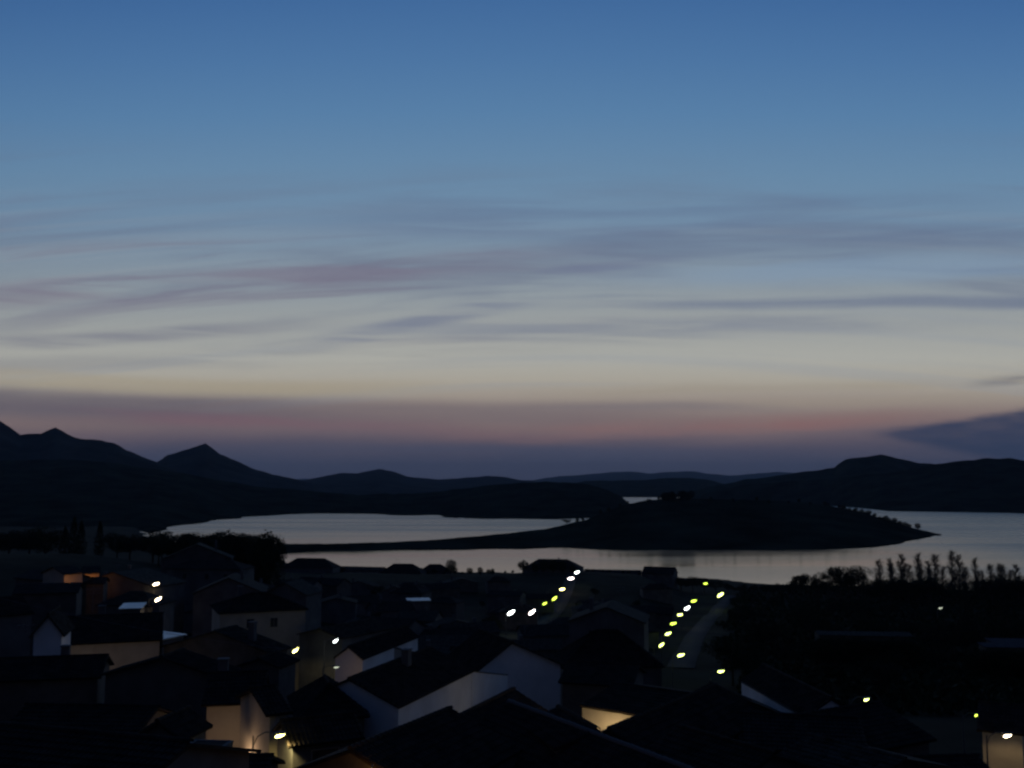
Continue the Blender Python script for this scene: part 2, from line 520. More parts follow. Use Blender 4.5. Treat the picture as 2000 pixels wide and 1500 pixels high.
landform('mountain', [(-900, 790), (-400, 760), (-150, 775), (-40, 800), (0, 823), (20, 834), (40, 849), (55, 846), (80, 846), (95, 839), (108, 835), (120, 841), (135, 850), (160, 857), (200, 861), (222, 867), (245, 880), (280, 893), (310, 904), (340, 918), (380, 940), (420, 960)],
         [(-900, 5000), (420, 5000)], [(-900, 3600), (420, 3600)], 1500, M['rock'], (-900, 420, 4), 60, seed=4, nscale=0.06, crestn=1.6)
landform('near_hills', [(-900, 870), (-300, 885), (0, 900), (120, 897), (220, 903), (300, 915), (360, 925), (430, 938), (520, 952), (600, 960), (700, 966), (800, 964), (880, 957), (950, 949), (1010, 944), (1060, 941), (1110, 943), (1150, 947), (1185, 957), (1210, 968), (1235, 990)],
         [(-900, 3100), (300, 3200), (1000, 2900), (1235, 2700)],
         [(-900, 1500), (250, 1500), (300, 1350), (380, 1600), (430, 1830), (500, 1990), (600, 2200), (640, 2250), (720, 2160), (845, 2110), (872, 1950), (950, 1890), (1080, 1880), (1120, 1960), (1235, 2100)],
         600, M['hill'], (-900, 1235, 3), 22, pw=1.25, seed=5, nscale=0.25, crestn=1.4, nn=60)
landform('middle_hill', [(1060, 956), (1100, 945), (1150, 940), (1200, 938), (1260, 938), (1300, 935), (1340, 933), (1370, 936), (1400, 942), (1440, 952), (1500, 962)],
         [(1060, 6800), (1500, 6800)], [(1060, 5200), (1500, 5200)], 900, M['hill'], (1060, 1500, 3), 20, seed=6, nscale=0.1)
landform('table_hill', [(1340, 965), (1400, 948), (1450, 938), (1500, 932), (1560, 922), (1600, 917), (1628, 912), (1636, 905), (1650, 896), (1665, 894), (1690, 892), (1718, 887), (1740, 892), (1762, 898), (1790, 903), (1830, 908), (1900, 915), (2000, 920), (2400, 910)],
         [(1340, 4700), (2400, 4700)], [(1340, 3800), (2400, 3800)], 900, M['hill'], (1340, 2400, 3), 25, seed=7, nscale=0.12, crestn=1.2)
landform('lakeside_hill', [(1350, 990), (1370, 968), (1400, 958), (1450, 948), (1500, 943), (1560, 940), (1620, 936), (1680, 928), (1740, 922), (1800, 911), (1850, 903), (1890, 898), (1930, 895), (1970, 895), (2000, 899), (2100, 890), (2500, 880), (2900, 890)],
         [(1350, 3700), (1700, 3500), (2900, 3100)],
         [(1350, 3650), (1500, 3400), (1620, 3200), (1660, 3000), (1700, 2760), (1730, 2560), (1850, 2480), (1960, 2420), (2100, 2150), (2900, 1800)],
         700, M['hill'], (1350, 2900, 3), 22, pw=0.9, seed=8, nscale=0.25, crestn=1.5, nn=60)
# peninsula with its low spit on the left
PEN_CREST = [(430, 1064), (540, 1062.5), (650, 1061.5), (760, 1059), (850, 1054), (930, 1048), (1000, 1041), (1060, 1034), (1100, 1026), (1140, 1016), (1180, 1000), (1220, 985), (1260, 977), (1320, 973), (1400, 975), (1500, 978), (1560, 981), (1620, 988), (1660, 997), (1700, 1008), (1740, 1020), (1780, 1032), (1810, 1039), (1832, 1044)]
PEN_D = [(430, 1085), (540, 1090), (700, 1105), (850, 1160), (1000, 1280), (1100, 1380), (1200, 1500), (1500, 1560), (1650, 1520), (1750, 1460), (1832, 1392)]
PEN_N = [(430, 1020), (540, 1012), (650, 1045), (760, 1062), (1000, 1068), (1300, 1066), (1500, 1066), (1600, 1072), (1700, 1108), (1750, 1160), (1790, 1255), (1815, 1340), (1832, 1375)]
landform('peninsula', PEN_CREST, PEN_D, PEN_N, [(430, 90), (1000, 60), (1150, 250), (1600, 350), (1832, 30)], M['hill'], (430, 1832, 2.5), 3.5, pw=0.85, seed=9, nscale=1.0, crestn=0.7, nn=44, foot=-2.0)


def pen_z(px, s):
    """ground point on the peninsula: s 0 near shore .. 1 crest"""
    D = float(lerp(PEN_D, px)); DN = min(float(lerp(PEN_N, px)), D - 15)
    zc = P(1000, float(lerp(PEN_CREST, px)), D).z
    Yv = DN + (D - DN) * s
    return Vector(((px - 1000) / F * Yv, Yv, -2 + (zc + 2) * s ** 0.85))


# ------------------------------------------------------------------ haze over the basin
mb = MB(); mb.box(-36000, 36000, -1500, 36000, -9, 760)
hz = mb.build('haze', None); tag(hz, kind='stuff')
hm = bpy.data.materials.new('thin_dusk_air'); hm.use_nodes = True
hm.node_tree.nodes.clear()
pv = hm.node_tree.nodes.new('ShaderNodeVolumePrincipled'); om = hm.node_tree.nodes.new('ShaderNodeOutputMaterial')
pv.inputs['Color'].default_value = (0.72, 0.84, 1.0, 1); pv.inputs['Density'].default_value = 2.1e-5
pv.inputs['Anisotropy'].default_value = 0.2
hm.node_tree.links.new(pv.outputs[0], om.inputs['Volume'])
hz.data.materials.append(hm)


# ------------------------------------------------------------------ houses
FOOT = []       # plan footprints for spacing the filler houses


def slope(mb, a, b, c, d, fine=True, thick=0.12):
    """tiled roof slope: eave a-b, top d-c (all Vectors). Barrel tile ridges run up the slope in stepped courses."""
    a, b, c, d = map(Vector, (a, b, c, d))
    nrm = (b - a).cross(d - a).normalized()
    if nrm.z < 0: nrm = -nrm
    wdt = (b - a).length; ln = ((d + c) / 2 - (a + b) / 2).length
    if fine:
        nt_ = max(2, int(wdt / 0.27)); nc = max(1, int(ln / 0.42))
        prof = [(0.0, 0.0), (0.25, 0.055), (0.5, 0.075), (0.75, 0.055)]
        us = []; hs = []
        for i in range(nt_):
            for pu, ph in prof: us.append((i + pu) / nt_); hs.append(ph)
        us.append(1.0); hs.append(0.0)
        vs = []
        for j in range(nc):
            vs.append((j / nc, 0.045)); vs.append(((j + 0.999) / nc, 0.0))
        rows = []
        rnd = random.Random(int(wdt * 1000) + nc)
        for (vv, up) in vs:
            L_ = a.lerp(d, vv); R_ = b.lerp(c, vv)
            for u_, h_ in zip(us, hs):
                rows.append(L_.lerp(R_, u_) + nrm * (h_ + up + rnd.uniform(-.006, .006)))
        k = len(us); o = len(mb.v)
        mb.v += [tuple(q) for q in rows]
        for j in range(len(vs) - 1):
            for i in range(k - 1):
                mb.f.append((o + j * k + i, o + j * k + i + 1, o + (j + 1) * k + i + 1, o + (j + 1) * k + i))
    else:
        mb.add([a + nrm * .05, b + nrm * .05, c + nrm * .05, d + nrm * .05], [(0, 1, 2, 3)])
    lo = [q - nrm * thick for q in (a, b, c, d)]
    mb.add([a, b, c, d] + lo, [(7, 6, 5, 4), (0, 4, 5, 1), (1, 5, 6, 2), (2, 6, 7, 3), (3, 7, 4, 0)])


def caps(parent, p, q, m, n=None, single=False):
    """ridge tiles from p to q"""
    p = Vector(p); q = Vector(q); L = (q - p).length; n = n or max(2, int(L / 0.42))
    dirn = (q - p).normalized(); side = dirn.cross(Vector((0, 0, 1))).normalized(); up = side.cross(dirn)
    def one(mb, o, l):
        K = 6; v = []; f = []
        for e, (s0, r) in enumerate(((0.0, 0.17), (l * 1.12, 0.135))):
            for k in range(K + 1):
                th = math.pi * k / K
                v.append(o + dirn * s0 + side * (math.cos(th) * r) + up * (math.sin(th) * r))
        for k in range(K): f.append((k, k + 1, K + 2 + k, K + 1 + k))
        f.append(tuple(range(K + 1))[::-1])
        mb.add(v, f)
    if single:
        base = MB(); one(base, Vector((0, 0, 0)), L / n); me = base.mesh('ridge_tile'); me.materials.append(m)
        for i in range(n):
            o = bpy.data.objects.new('ridge_tile', me); C.objects.link(o); o.parent = parent
            o.location = p + dirn * (L * i / n) + up * random.uniform(-.01, .01)
    else:
        mb = MB()
        for i in range(n): one(mb, p + dirn * (L * i / n), L / n)
        o = mb.build('ridge', m, parent)
        if n > 6: o['kind'] = 'stuff'


def opening(root, kind, face, u, z, w, h, L, Dp, mframe=None, mp_=None, lit=None):
    """window or door on a wall of a house; face f(ront) l(eft) r(ight); u along the wall from its centre"""
    def T(a, dd, zz):
        if face == 'f': return (a, -Dp / 2 - dd, zz)
        if face == 'l': return (-L / 2 - dd, -a, zz)
        return (L / 2 + dd, a, zz)
    def bx(mb, a0, a1, d0, d1, z0, z1):
        p = T(a0, d0, z0); q = T(a1, d1, z1)
        mb.box(min(p[0], q[0]), max(p[0], q[0]), min(p[1], q[1]), max(p[1], q[1]), z0, z1)
    fr = MB()
    t_ = 0.07
    bx(fr, u - w / 2 - t_, u - w / 2, -.02, .06, z, z + h); bx(fr, u + w / 2, u + w / 2 + t_, -.02, .06, z, z + h)
    bx(fr, u - w / 2 - t_, u + w / 2 + t_, -.02, .062, z + h, z + h + t_)
    if kind == 'window': bx(fr, u - .02, u + .02, .006, .05, z, z + h)
    o = fr.build(kind, M['frame'], root)
    pn = MB(); bx(pn, u - w / 2, u + w / 2, -.02, .012, z, z + h)
    pn.build('pane' if kind == 'window' else 'door_leaf', lit or (M['glass'] if kind == 'window' else M['wood']), o)
    if kind == 'window':
        sl = MB(); bx(sl, u - w / 2 - .12, u + w / 2 + .12, .0, .12, z - .07, z); sl.build('sill', M['grey'], o)
    else:
        hd = MB(); bx(hd, u + w / 2 - .16, u + w / 2 - .1, .012, .06, z + 1.0, z + 1.12); hd.build('handle', M['pole'], o)


def house(label, p1, p2, Y1, depth, roof='side', rise=1.8, wall='white', rm='tile', oh=0.35, fine=None, chimney=None, antenna=None,
          openings=(), ridge_single=False, group=None, cat='house', name='house', minz=None, metal=False, asym=0.5, by='eave', ridge_mat=None):
    A = P(p1[0], p1[1], Y1); B = PZ(p2[0], p2[1], A.z)
    ze = A.z
    e = Vector((B.x - A.x, B.y - A.y)); L = e.length; e.normalize()
    n = Vector((-e.y, e.x))
    if n.dot(Vector((A.x, A.y))) < 0: n = -n
    if by == 'ridge':            # the two points are the ends of the ridge, not of the eave
        ze = A.z - rise
        A = A - Vector((n.x, n.y, 0)) * depth * asym; B = B - Vector((n.x, n.y, 0)) * depth * asym
    yaw = math.atan2(e.y, e.x)
    cx = (A.x + B.x) / 2 + n.x * depth / 2; cyy = (A.y + B.y) / 2 + n.y * depth / 2
    if fine is None: fine = Y1 < 170
    cor = [(cx + e.x * i * L / 2 + n.x * j * depth / 2, cyy + e.y * i * L / 2 + n.y * j * depth / 2) for i in (-1, 1) for j in (-1, 1)]
    g0 = min(gz(*c) for c in cor) - 0.4
    if minz is not None: g0 = minz
    FOOT.append((cx, cyy, max(L, depth) / 2 + 0.5))
    # local y axis must point away from the camera: e rotated +90
    flip = n.dot(Vector((-e.y, e.x))) < 0
    if flip: yaw += math.pi
    r = empty(name, (cx, cyy, g0), yaw, label, cat, group)
    h = ze - g0; hx = L / 2; hy = depth / 2
    w = MB()
    if roof in ('side', 'front'):
        if roof == 'side':
            ry = -hy + depth * asym
            w.add([(-hx, -hy, 0), (hx, -hy, 0), (hx, hy, 0), (-hx, hy, 0), (-hx, -hy, h), (hx, -hy, h), (hx, hy, h), (-hx, hy, h), (-hx, ry, h + rise), (hx, ry, h + rise)],
                  [(0, 1, 5, 4), (2, 3, 7, 6), (1, 2, 6, 9, 5), (3, 0, 4, 8, 7), (4, 5, 9, 8), (6, 7, 8, 9), (3, 2, 1, 0)])
        else:
            rx = -hx + L * asym
            w.add([(-hx, -hy, 0), (hx, -hy, 0), (hx, hy, 0), (-hx, hy, 0), (-hx, -hy, h), (hx, -hy, h), (hx, hy, h), (-hx, hy, h), (rx, -hy, h + rise), (rx, hy, h + rise)],
                  [(0, 1, 5, 8, 4), (2, 3, 7, 9, 6), (1, 2, 6, 5), (3, 0, 4, 7), (4, 8, 9, 7), (5, 6, 9, 8), (3, 2, 1, 0)])
    else:
        w.box(-hx, hx, -hy, hy, 0, h)
    w.build('wall', M[wall], r)
    rb = MB(); up = 0.03
    if roof == 'side':
        k1 = rise / (depth * asym); k2 = rise / (depth * (1 - asym))
        zf = h + up - oh * k1; zb = h + up - oh * k2
        slope(rb, (-hx - oh, -hy - oh, zf), (hx + oh, -hy - oh, zf), (hx + oh, ry, h + rise + up), (-hx - oh, ry, h + rise + up), fine)
        slope(rb, (hx + oh, hy + oh, zb), (-hx - oh, hy + oh, zb), (-hx - oh, ry, h + rise + up), (hx + oh, ry, h + rise + up), False)
        rd = ((-hx - oh, ry, h + rise + up + .03), (hx + oh, ry, h + rise + up + .03))
    elif roof == 'front':
        k1 = rise / (L * asym); k2 = rise / (L * (1 - asym))
        zl = h + up - oh * k1; zr = h + up - oh * k2
        slope(rb, (-hx - oh, hy + oh, zl), (-hx - oh, -hy - oh, zl), (rx, -hy - oh, h + rise + up), (rx, hy + oh, h + rise + up), fine)
        slope(rb, (hx + oh, -hy - oh, zr), (hx + oh, hy + oh, zr), (rx, hy + oh, h + rise + up), (rx, -hy - oh, h + rise + up), fine)
        rd = ((rx, -hy - oh, h + rise + up + .03), (rx, hy + oh, h + rise + up + .03))
    elif roof == 'hip':
        k = min(hx, hy); zt = h + rise + up; ze_ = h + up - oh * rise / k
        if hx >= hy: t1 = (-hx + hy, 0, zt); t2 = (hx - hy + .01, 0, zt)
        else: t1 = (0, -hy + hx, zt); t2 = (0, hy - hx + .01, zt)
        c4 = [(-hx - oh, -hy - oh, ze_), (hx + oh, -hy - oh, ze_), (hx + oh, hy + oh, ze_), (-hx - oh, hy + oh, ze_)]
        if hx >= hy:
            for q in ((c4[0], c4[1], t2, t1), (c4[1], c4[2], t2, t2), (c4[2], c4[3], t1, t2), (c4[3], c4[0], t1, t1)): slope(rb, *q, fine)
        else:
            for q in ((c4[0], c4[1], t1, t1), (c4[1], c4[2], t2, t1), (c4[2], c4[3], t2, t2), (c4[3], c4[0], t1, t2)): slope(rb, *q, fine)
        rd = (t1, t2)
    elif roof == 'mono':
        zf = h + up; zb = h + rise + up
        w2 = MB(); w2.add([(-hx, -hy + .01, h), (hx, -hy + .01, h), (hx, hy, h), (-hx, hy, h), (hx, hy, h + rise - .08), (-hx, hy, h + rise - .08)], [(0, 1, 4, 5), (1, 2, 4), (3, 0, 5), (2, 3, 5, 4)])
        w2.build('wall', M[wall], r)
        slope(rb, (-hx - oh, -hy - oh, zf - oh * rise / depth), (hx + oh, -hy - oh, zf - oh * rise / depth), (hx + oh, hy + oh, zb), (-hx - oh, hy + oh, zb), fine and not metal)
        rd = None
    else:   # flat terrace with a parapet
        rb.box(-hx + .2, hx - .2, -hy + .2, hy - .2, h + .0, h + .06)
        pr = MB()
        for q in ((-hx - .03, hx + .03, -hy - .03, -hy + .17), (-hx - .03, hx + .03, hy - .17, hy + .03), (-hx - .03, -hx + .17, -hy + .17, hy - .17), (hx - .17, hx + .03, -hy + .17, hy - .17)):
            pr.box(q[0], q[1], q[2], q[3], h - .02, h + rise)
        pr.build('parapet', M[wall], r)
        rd = None
    ro = rb.build('roof', M['metal'] if metal else M[rm], r)
    if rd and (Vector(rd[1]) - Vector(rd[0])).length > 1 and fine: caps(ro if ridge_single else r, rd[0], rd[1], M[ridge_mat or rm], single=ridge_single)
    top = h + rise
    if chimney:
        for (u, v_) in chimney:
            c_ = MB(); zx = h + rise * 0.3
            c_.box(u * hx - .35, u * hx + .35, v_ * hy - .3, v_ * hy + .3, zx, top + .9)
            c_.box(u * hx - .42, u * hx + .42, v_ * hy - .37, v_ * hy + .37, top + .9, top + 1.0)
            c_.build('chimney', M['dim'], r)
    if antenna:
        for (u, v_) in antenna:
            a_ = MB(); x0 = u * hx; y0 = v_ * hy
            a_.tube([(x0, y0, top - .5), (x0, y0, top + 3.2)], .035, 6)
            for zz in (2.4, 2.9): a_.tube([(x0 - .8, y0, top + zz), (x0 + .8, y0, top + zz)], .025, 4)
            for q in (-.6, -.2, .2, .6): a_.tube([(x0 + q, y0 - .35, top + 2.9), (x0 + q, y0 + .35, top + 2.9)], .02, 4)
            a_.build('antenna', M['pole'], r)
    for op in openings: opening(r, op[0], op[1], op[2] * (hx if op[1] == 'f' else hy), op[3] if op[3] >= 0 else h + op[3], op[4], op[5], L, depth, lit=(M[op[6]] if len(op) > 6 else None))
    return r


M['glowdoor'] = emis('self_glowing_door', (1.0, 0.85, 0.45), 0.9)  # door leaf emits light itself, standing in for lamplight falling on it

WIN = ('window', 'f')
# --- left part of the town, back to front
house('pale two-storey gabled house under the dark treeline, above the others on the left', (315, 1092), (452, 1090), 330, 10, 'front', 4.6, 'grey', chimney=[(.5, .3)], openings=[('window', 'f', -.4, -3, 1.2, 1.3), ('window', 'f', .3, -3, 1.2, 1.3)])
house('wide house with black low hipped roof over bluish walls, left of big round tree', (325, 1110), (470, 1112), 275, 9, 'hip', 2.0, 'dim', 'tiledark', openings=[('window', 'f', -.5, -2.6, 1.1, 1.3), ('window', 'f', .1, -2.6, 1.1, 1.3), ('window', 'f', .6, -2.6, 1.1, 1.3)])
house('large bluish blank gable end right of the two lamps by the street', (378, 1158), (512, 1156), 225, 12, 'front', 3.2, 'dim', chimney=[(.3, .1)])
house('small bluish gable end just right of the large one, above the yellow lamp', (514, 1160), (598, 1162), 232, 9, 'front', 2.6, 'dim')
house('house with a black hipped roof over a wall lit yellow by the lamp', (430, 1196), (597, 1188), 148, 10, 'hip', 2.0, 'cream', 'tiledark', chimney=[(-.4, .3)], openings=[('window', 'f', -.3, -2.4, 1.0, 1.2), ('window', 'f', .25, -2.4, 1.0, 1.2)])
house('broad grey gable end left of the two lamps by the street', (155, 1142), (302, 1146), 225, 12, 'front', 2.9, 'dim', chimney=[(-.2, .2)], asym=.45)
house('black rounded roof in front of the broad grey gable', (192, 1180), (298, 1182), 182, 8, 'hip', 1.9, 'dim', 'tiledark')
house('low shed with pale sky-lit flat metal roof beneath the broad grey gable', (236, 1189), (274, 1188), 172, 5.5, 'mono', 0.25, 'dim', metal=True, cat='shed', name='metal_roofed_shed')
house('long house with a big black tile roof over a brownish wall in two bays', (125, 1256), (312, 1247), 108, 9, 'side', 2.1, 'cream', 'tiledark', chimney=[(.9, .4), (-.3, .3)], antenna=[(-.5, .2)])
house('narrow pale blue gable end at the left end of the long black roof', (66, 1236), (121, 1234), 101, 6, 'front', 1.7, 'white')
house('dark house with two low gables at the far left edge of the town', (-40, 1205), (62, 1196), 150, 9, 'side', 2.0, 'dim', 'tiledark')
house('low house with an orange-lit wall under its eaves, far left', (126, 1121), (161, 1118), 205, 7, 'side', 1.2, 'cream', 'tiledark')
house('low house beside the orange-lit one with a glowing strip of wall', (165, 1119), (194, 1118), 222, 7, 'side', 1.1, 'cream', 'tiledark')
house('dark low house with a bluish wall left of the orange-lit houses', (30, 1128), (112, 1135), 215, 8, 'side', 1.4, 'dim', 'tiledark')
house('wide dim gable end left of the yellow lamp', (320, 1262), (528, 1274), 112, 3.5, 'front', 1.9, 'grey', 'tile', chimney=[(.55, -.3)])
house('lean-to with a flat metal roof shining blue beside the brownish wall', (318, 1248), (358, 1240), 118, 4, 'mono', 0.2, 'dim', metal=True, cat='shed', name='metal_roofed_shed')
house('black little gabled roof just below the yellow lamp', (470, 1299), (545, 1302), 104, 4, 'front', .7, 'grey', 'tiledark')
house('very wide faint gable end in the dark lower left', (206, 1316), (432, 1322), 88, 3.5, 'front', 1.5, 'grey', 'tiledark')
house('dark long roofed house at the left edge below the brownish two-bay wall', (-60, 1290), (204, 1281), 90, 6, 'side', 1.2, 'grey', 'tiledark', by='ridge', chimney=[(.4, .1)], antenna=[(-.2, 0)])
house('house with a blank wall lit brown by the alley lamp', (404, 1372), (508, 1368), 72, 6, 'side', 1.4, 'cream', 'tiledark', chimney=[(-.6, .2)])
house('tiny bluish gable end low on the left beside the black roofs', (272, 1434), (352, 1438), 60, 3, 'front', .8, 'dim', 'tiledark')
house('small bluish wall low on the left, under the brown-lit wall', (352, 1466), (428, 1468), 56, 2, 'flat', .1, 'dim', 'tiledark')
house('narrow house with a lamplit alley wall and self-glowing door beside the bottom lamp', (527, 1392), (559, 1388), 66, 6, 'side', 1.0, 'cream', 'tiledark',
      openings=[('door', 'f', .35, -5.6, .55, 1.9, 'glowdoor')])
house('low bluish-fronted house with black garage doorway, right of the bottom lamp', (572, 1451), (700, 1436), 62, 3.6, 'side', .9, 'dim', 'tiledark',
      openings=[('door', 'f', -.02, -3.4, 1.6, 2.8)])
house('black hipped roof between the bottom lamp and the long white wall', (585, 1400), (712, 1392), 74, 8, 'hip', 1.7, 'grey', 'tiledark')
# --- centre
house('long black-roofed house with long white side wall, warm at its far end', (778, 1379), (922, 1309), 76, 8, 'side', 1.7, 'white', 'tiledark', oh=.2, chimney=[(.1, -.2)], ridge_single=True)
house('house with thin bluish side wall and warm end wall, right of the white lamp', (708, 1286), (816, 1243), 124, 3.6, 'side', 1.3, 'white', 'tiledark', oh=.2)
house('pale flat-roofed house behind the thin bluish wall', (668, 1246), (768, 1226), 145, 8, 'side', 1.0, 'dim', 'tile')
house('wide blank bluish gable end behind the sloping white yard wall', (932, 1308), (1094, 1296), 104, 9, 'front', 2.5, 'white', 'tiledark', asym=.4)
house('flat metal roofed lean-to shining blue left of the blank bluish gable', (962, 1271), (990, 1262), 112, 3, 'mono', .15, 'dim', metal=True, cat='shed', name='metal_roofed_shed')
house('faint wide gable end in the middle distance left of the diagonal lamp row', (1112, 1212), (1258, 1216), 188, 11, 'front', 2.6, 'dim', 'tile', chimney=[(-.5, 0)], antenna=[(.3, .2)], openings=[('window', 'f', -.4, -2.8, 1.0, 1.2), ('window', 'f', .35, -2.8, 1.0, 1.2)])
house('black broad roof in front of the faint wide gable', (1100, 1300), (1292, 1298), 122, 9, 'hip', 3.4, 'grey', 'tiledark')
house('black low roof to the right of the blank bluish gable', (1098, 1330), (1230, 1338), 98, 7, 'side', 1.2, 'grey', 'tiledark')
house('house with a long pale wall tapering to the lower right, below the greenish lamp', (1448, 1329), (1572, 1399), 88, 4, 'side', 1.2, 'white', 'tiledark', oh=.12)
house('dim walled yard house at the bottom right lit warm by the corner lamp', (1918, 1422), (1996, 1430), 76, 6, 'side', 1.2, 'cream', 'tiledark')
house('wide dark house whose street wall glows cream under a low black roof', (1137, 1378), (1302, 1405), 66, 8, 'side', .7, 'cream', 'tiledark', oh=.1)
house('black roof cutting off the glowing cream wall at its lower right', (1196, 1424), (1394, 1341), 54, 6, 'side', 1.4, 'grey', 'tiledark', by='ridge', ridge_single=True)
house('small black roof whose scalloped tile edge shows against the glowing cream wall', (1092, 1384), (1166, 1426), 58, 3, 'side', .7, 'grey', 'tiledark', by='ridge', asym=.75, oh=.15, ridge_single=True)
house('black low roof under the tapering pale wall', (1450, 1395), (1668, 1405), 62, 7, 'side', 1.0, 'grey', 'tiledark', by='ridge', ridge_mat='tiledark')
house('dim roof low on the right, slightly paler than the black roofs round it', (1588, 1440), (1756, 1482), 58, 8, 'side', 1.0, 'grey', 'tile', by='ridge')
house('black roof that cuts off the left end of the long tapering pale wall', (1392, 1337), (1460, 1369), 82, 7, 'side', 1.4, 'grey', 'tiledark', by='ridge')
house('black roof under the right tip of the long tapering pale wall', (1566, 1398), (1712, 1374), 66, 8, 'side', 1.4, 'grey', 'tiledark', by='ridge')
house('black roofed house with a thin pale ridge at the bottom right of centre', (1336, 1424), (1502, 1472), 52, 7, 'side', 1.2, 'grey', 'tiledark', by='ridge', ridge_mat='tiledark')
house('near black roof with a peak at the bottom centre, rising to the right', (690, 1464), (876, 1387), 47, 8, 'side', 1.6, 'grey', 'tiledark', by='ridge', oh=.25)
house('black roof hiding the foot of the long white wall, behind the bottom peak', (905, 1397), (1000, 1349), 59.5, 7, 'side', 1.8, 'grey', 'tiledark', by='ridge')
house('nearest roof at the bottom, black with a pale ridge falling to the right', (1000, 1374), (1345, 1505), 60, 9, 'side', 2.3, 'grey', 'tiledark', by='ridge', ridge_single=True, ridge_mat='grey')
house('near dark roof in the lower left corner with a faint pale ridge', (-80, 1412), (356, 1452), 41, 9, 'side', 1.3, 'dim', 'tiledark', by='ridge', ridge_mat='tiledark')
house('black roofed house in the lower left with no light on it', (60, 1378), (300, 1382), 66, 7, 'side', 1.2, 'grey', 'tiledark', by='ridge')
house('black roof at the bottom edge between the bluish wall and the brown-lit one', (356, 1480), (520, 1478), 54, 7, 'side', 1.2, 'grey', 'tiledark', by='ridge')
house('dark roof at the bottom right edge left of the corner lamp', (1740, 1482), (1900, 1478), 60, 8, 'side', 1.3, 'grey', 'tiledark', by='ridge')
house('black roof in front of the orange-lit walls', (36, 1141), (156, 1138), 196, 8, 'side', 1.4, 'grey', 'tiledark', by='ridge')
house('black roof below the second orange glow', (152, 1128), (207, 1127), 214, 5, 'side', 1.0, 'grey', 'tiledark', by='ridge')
def yard_wall(label, p1, Y1, p2, Y2, bot, m='white', th=.3):
    """free-standing rendered wall whose top edge runs from p1 to p2"""
    A = P(p1[0], p1[1], Y1); B = P(p2[0], p2[1], Y2)
    d = Vector((B.x - A.x, B.y - A.y, 0)); L = d.length; d.normalize(); g = min(gz(A.x, A.y), gz(B.x, B.y)) - .3
    r = empty('yard_wall', (A.x, A.y, g), math.atan2(d.y, d.x), label, 'wall')
    mb = MB(); n = 6; ha = A.z - g; hb = B.z - g
    mb.add([(0, 0, 0), (L, 0, 0), (L, th, 0), (0, th, 0), (0, 0, ha), (L, 0, hb), (L, th, hb), (0, th, ha)],
           [(0, 3, 2, 1), (4, 5, 6, 7), (0, 1, 5, 4), (1, 2, 6, 5), (2, 3, 7, 6), (3, 0, 4, 7)])
    mb.build('wall_body', M[m], r)
    mb = MB(); mb.add([(0, -.06, ha + .003), (L + .06, -.06, hb + .003), (L + .06, th + .06, hb + .003), (0, th + .06, ha + .003), (0, -.06, ha + .07), (L + .06, -.06, hb + .07), (L + .06, th + .06, hb + .07), (0, th + .06, ha + .07)],
           [(0, 3, 2, 1), (4, 5, 6, 7), (0, 1, 5, 4), (1, 2, 6, 5), (2, 3, 7, 6), (3, 0, 4, 7)])
    mb.build('coping', M['tile'], r)
    return r


yard_wall('white yard wall with a sloping top, joined to the far end of the long white wall', (922, 1312), 90.2, (991, 1319), 98.2, 0)
yard_wall('low brown wall sloping down to the right above the long black roof', (770, 1266), 112, (846, 1285), 106, 0, 'cream')
# --- waterfront skyline
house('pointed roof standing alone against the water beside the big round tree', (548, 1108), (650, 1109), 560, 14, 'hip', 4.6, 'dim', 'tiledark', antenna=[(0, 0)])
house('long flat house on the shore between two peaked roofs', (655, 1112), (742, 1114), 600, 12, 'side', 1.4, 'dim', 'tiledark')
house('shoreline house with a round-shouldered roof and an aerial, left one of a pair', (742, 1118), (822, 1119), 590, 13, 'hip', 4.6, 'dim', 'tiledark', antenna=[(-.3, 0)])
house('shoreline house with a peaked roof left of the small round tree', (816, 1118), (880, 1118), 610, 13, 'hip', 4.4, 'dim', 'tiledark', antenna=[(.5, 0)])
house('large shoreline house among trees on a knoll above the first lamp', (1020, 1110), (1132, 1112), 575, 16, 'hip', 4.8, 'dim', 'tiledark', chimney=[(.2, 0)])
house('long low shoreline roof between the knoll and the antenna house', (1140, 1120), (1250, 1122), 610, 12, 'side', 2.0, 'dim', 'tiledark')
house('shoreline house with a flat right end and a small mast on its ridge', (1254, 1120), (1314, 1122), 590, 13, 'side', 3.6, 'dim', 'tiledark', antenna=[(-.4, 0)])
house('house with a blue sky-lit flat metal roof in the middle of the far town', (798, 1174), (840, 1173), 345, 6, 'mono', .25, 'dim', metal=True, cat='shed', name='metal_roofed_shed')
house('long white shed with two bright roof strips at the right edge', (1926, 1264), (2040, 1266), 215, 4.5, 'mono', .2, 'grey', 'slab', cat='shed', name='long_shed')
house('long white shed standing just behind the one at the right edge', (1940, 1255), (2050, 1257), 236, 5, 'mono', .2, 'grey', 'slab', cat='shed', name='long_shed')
house('low dim bluish roofed barn in the dark trees on the right', (1600, 1240), (1780, 1243), 240, 6, 'side', .5, 'grey', 'tile', cat='barn', name='barn')

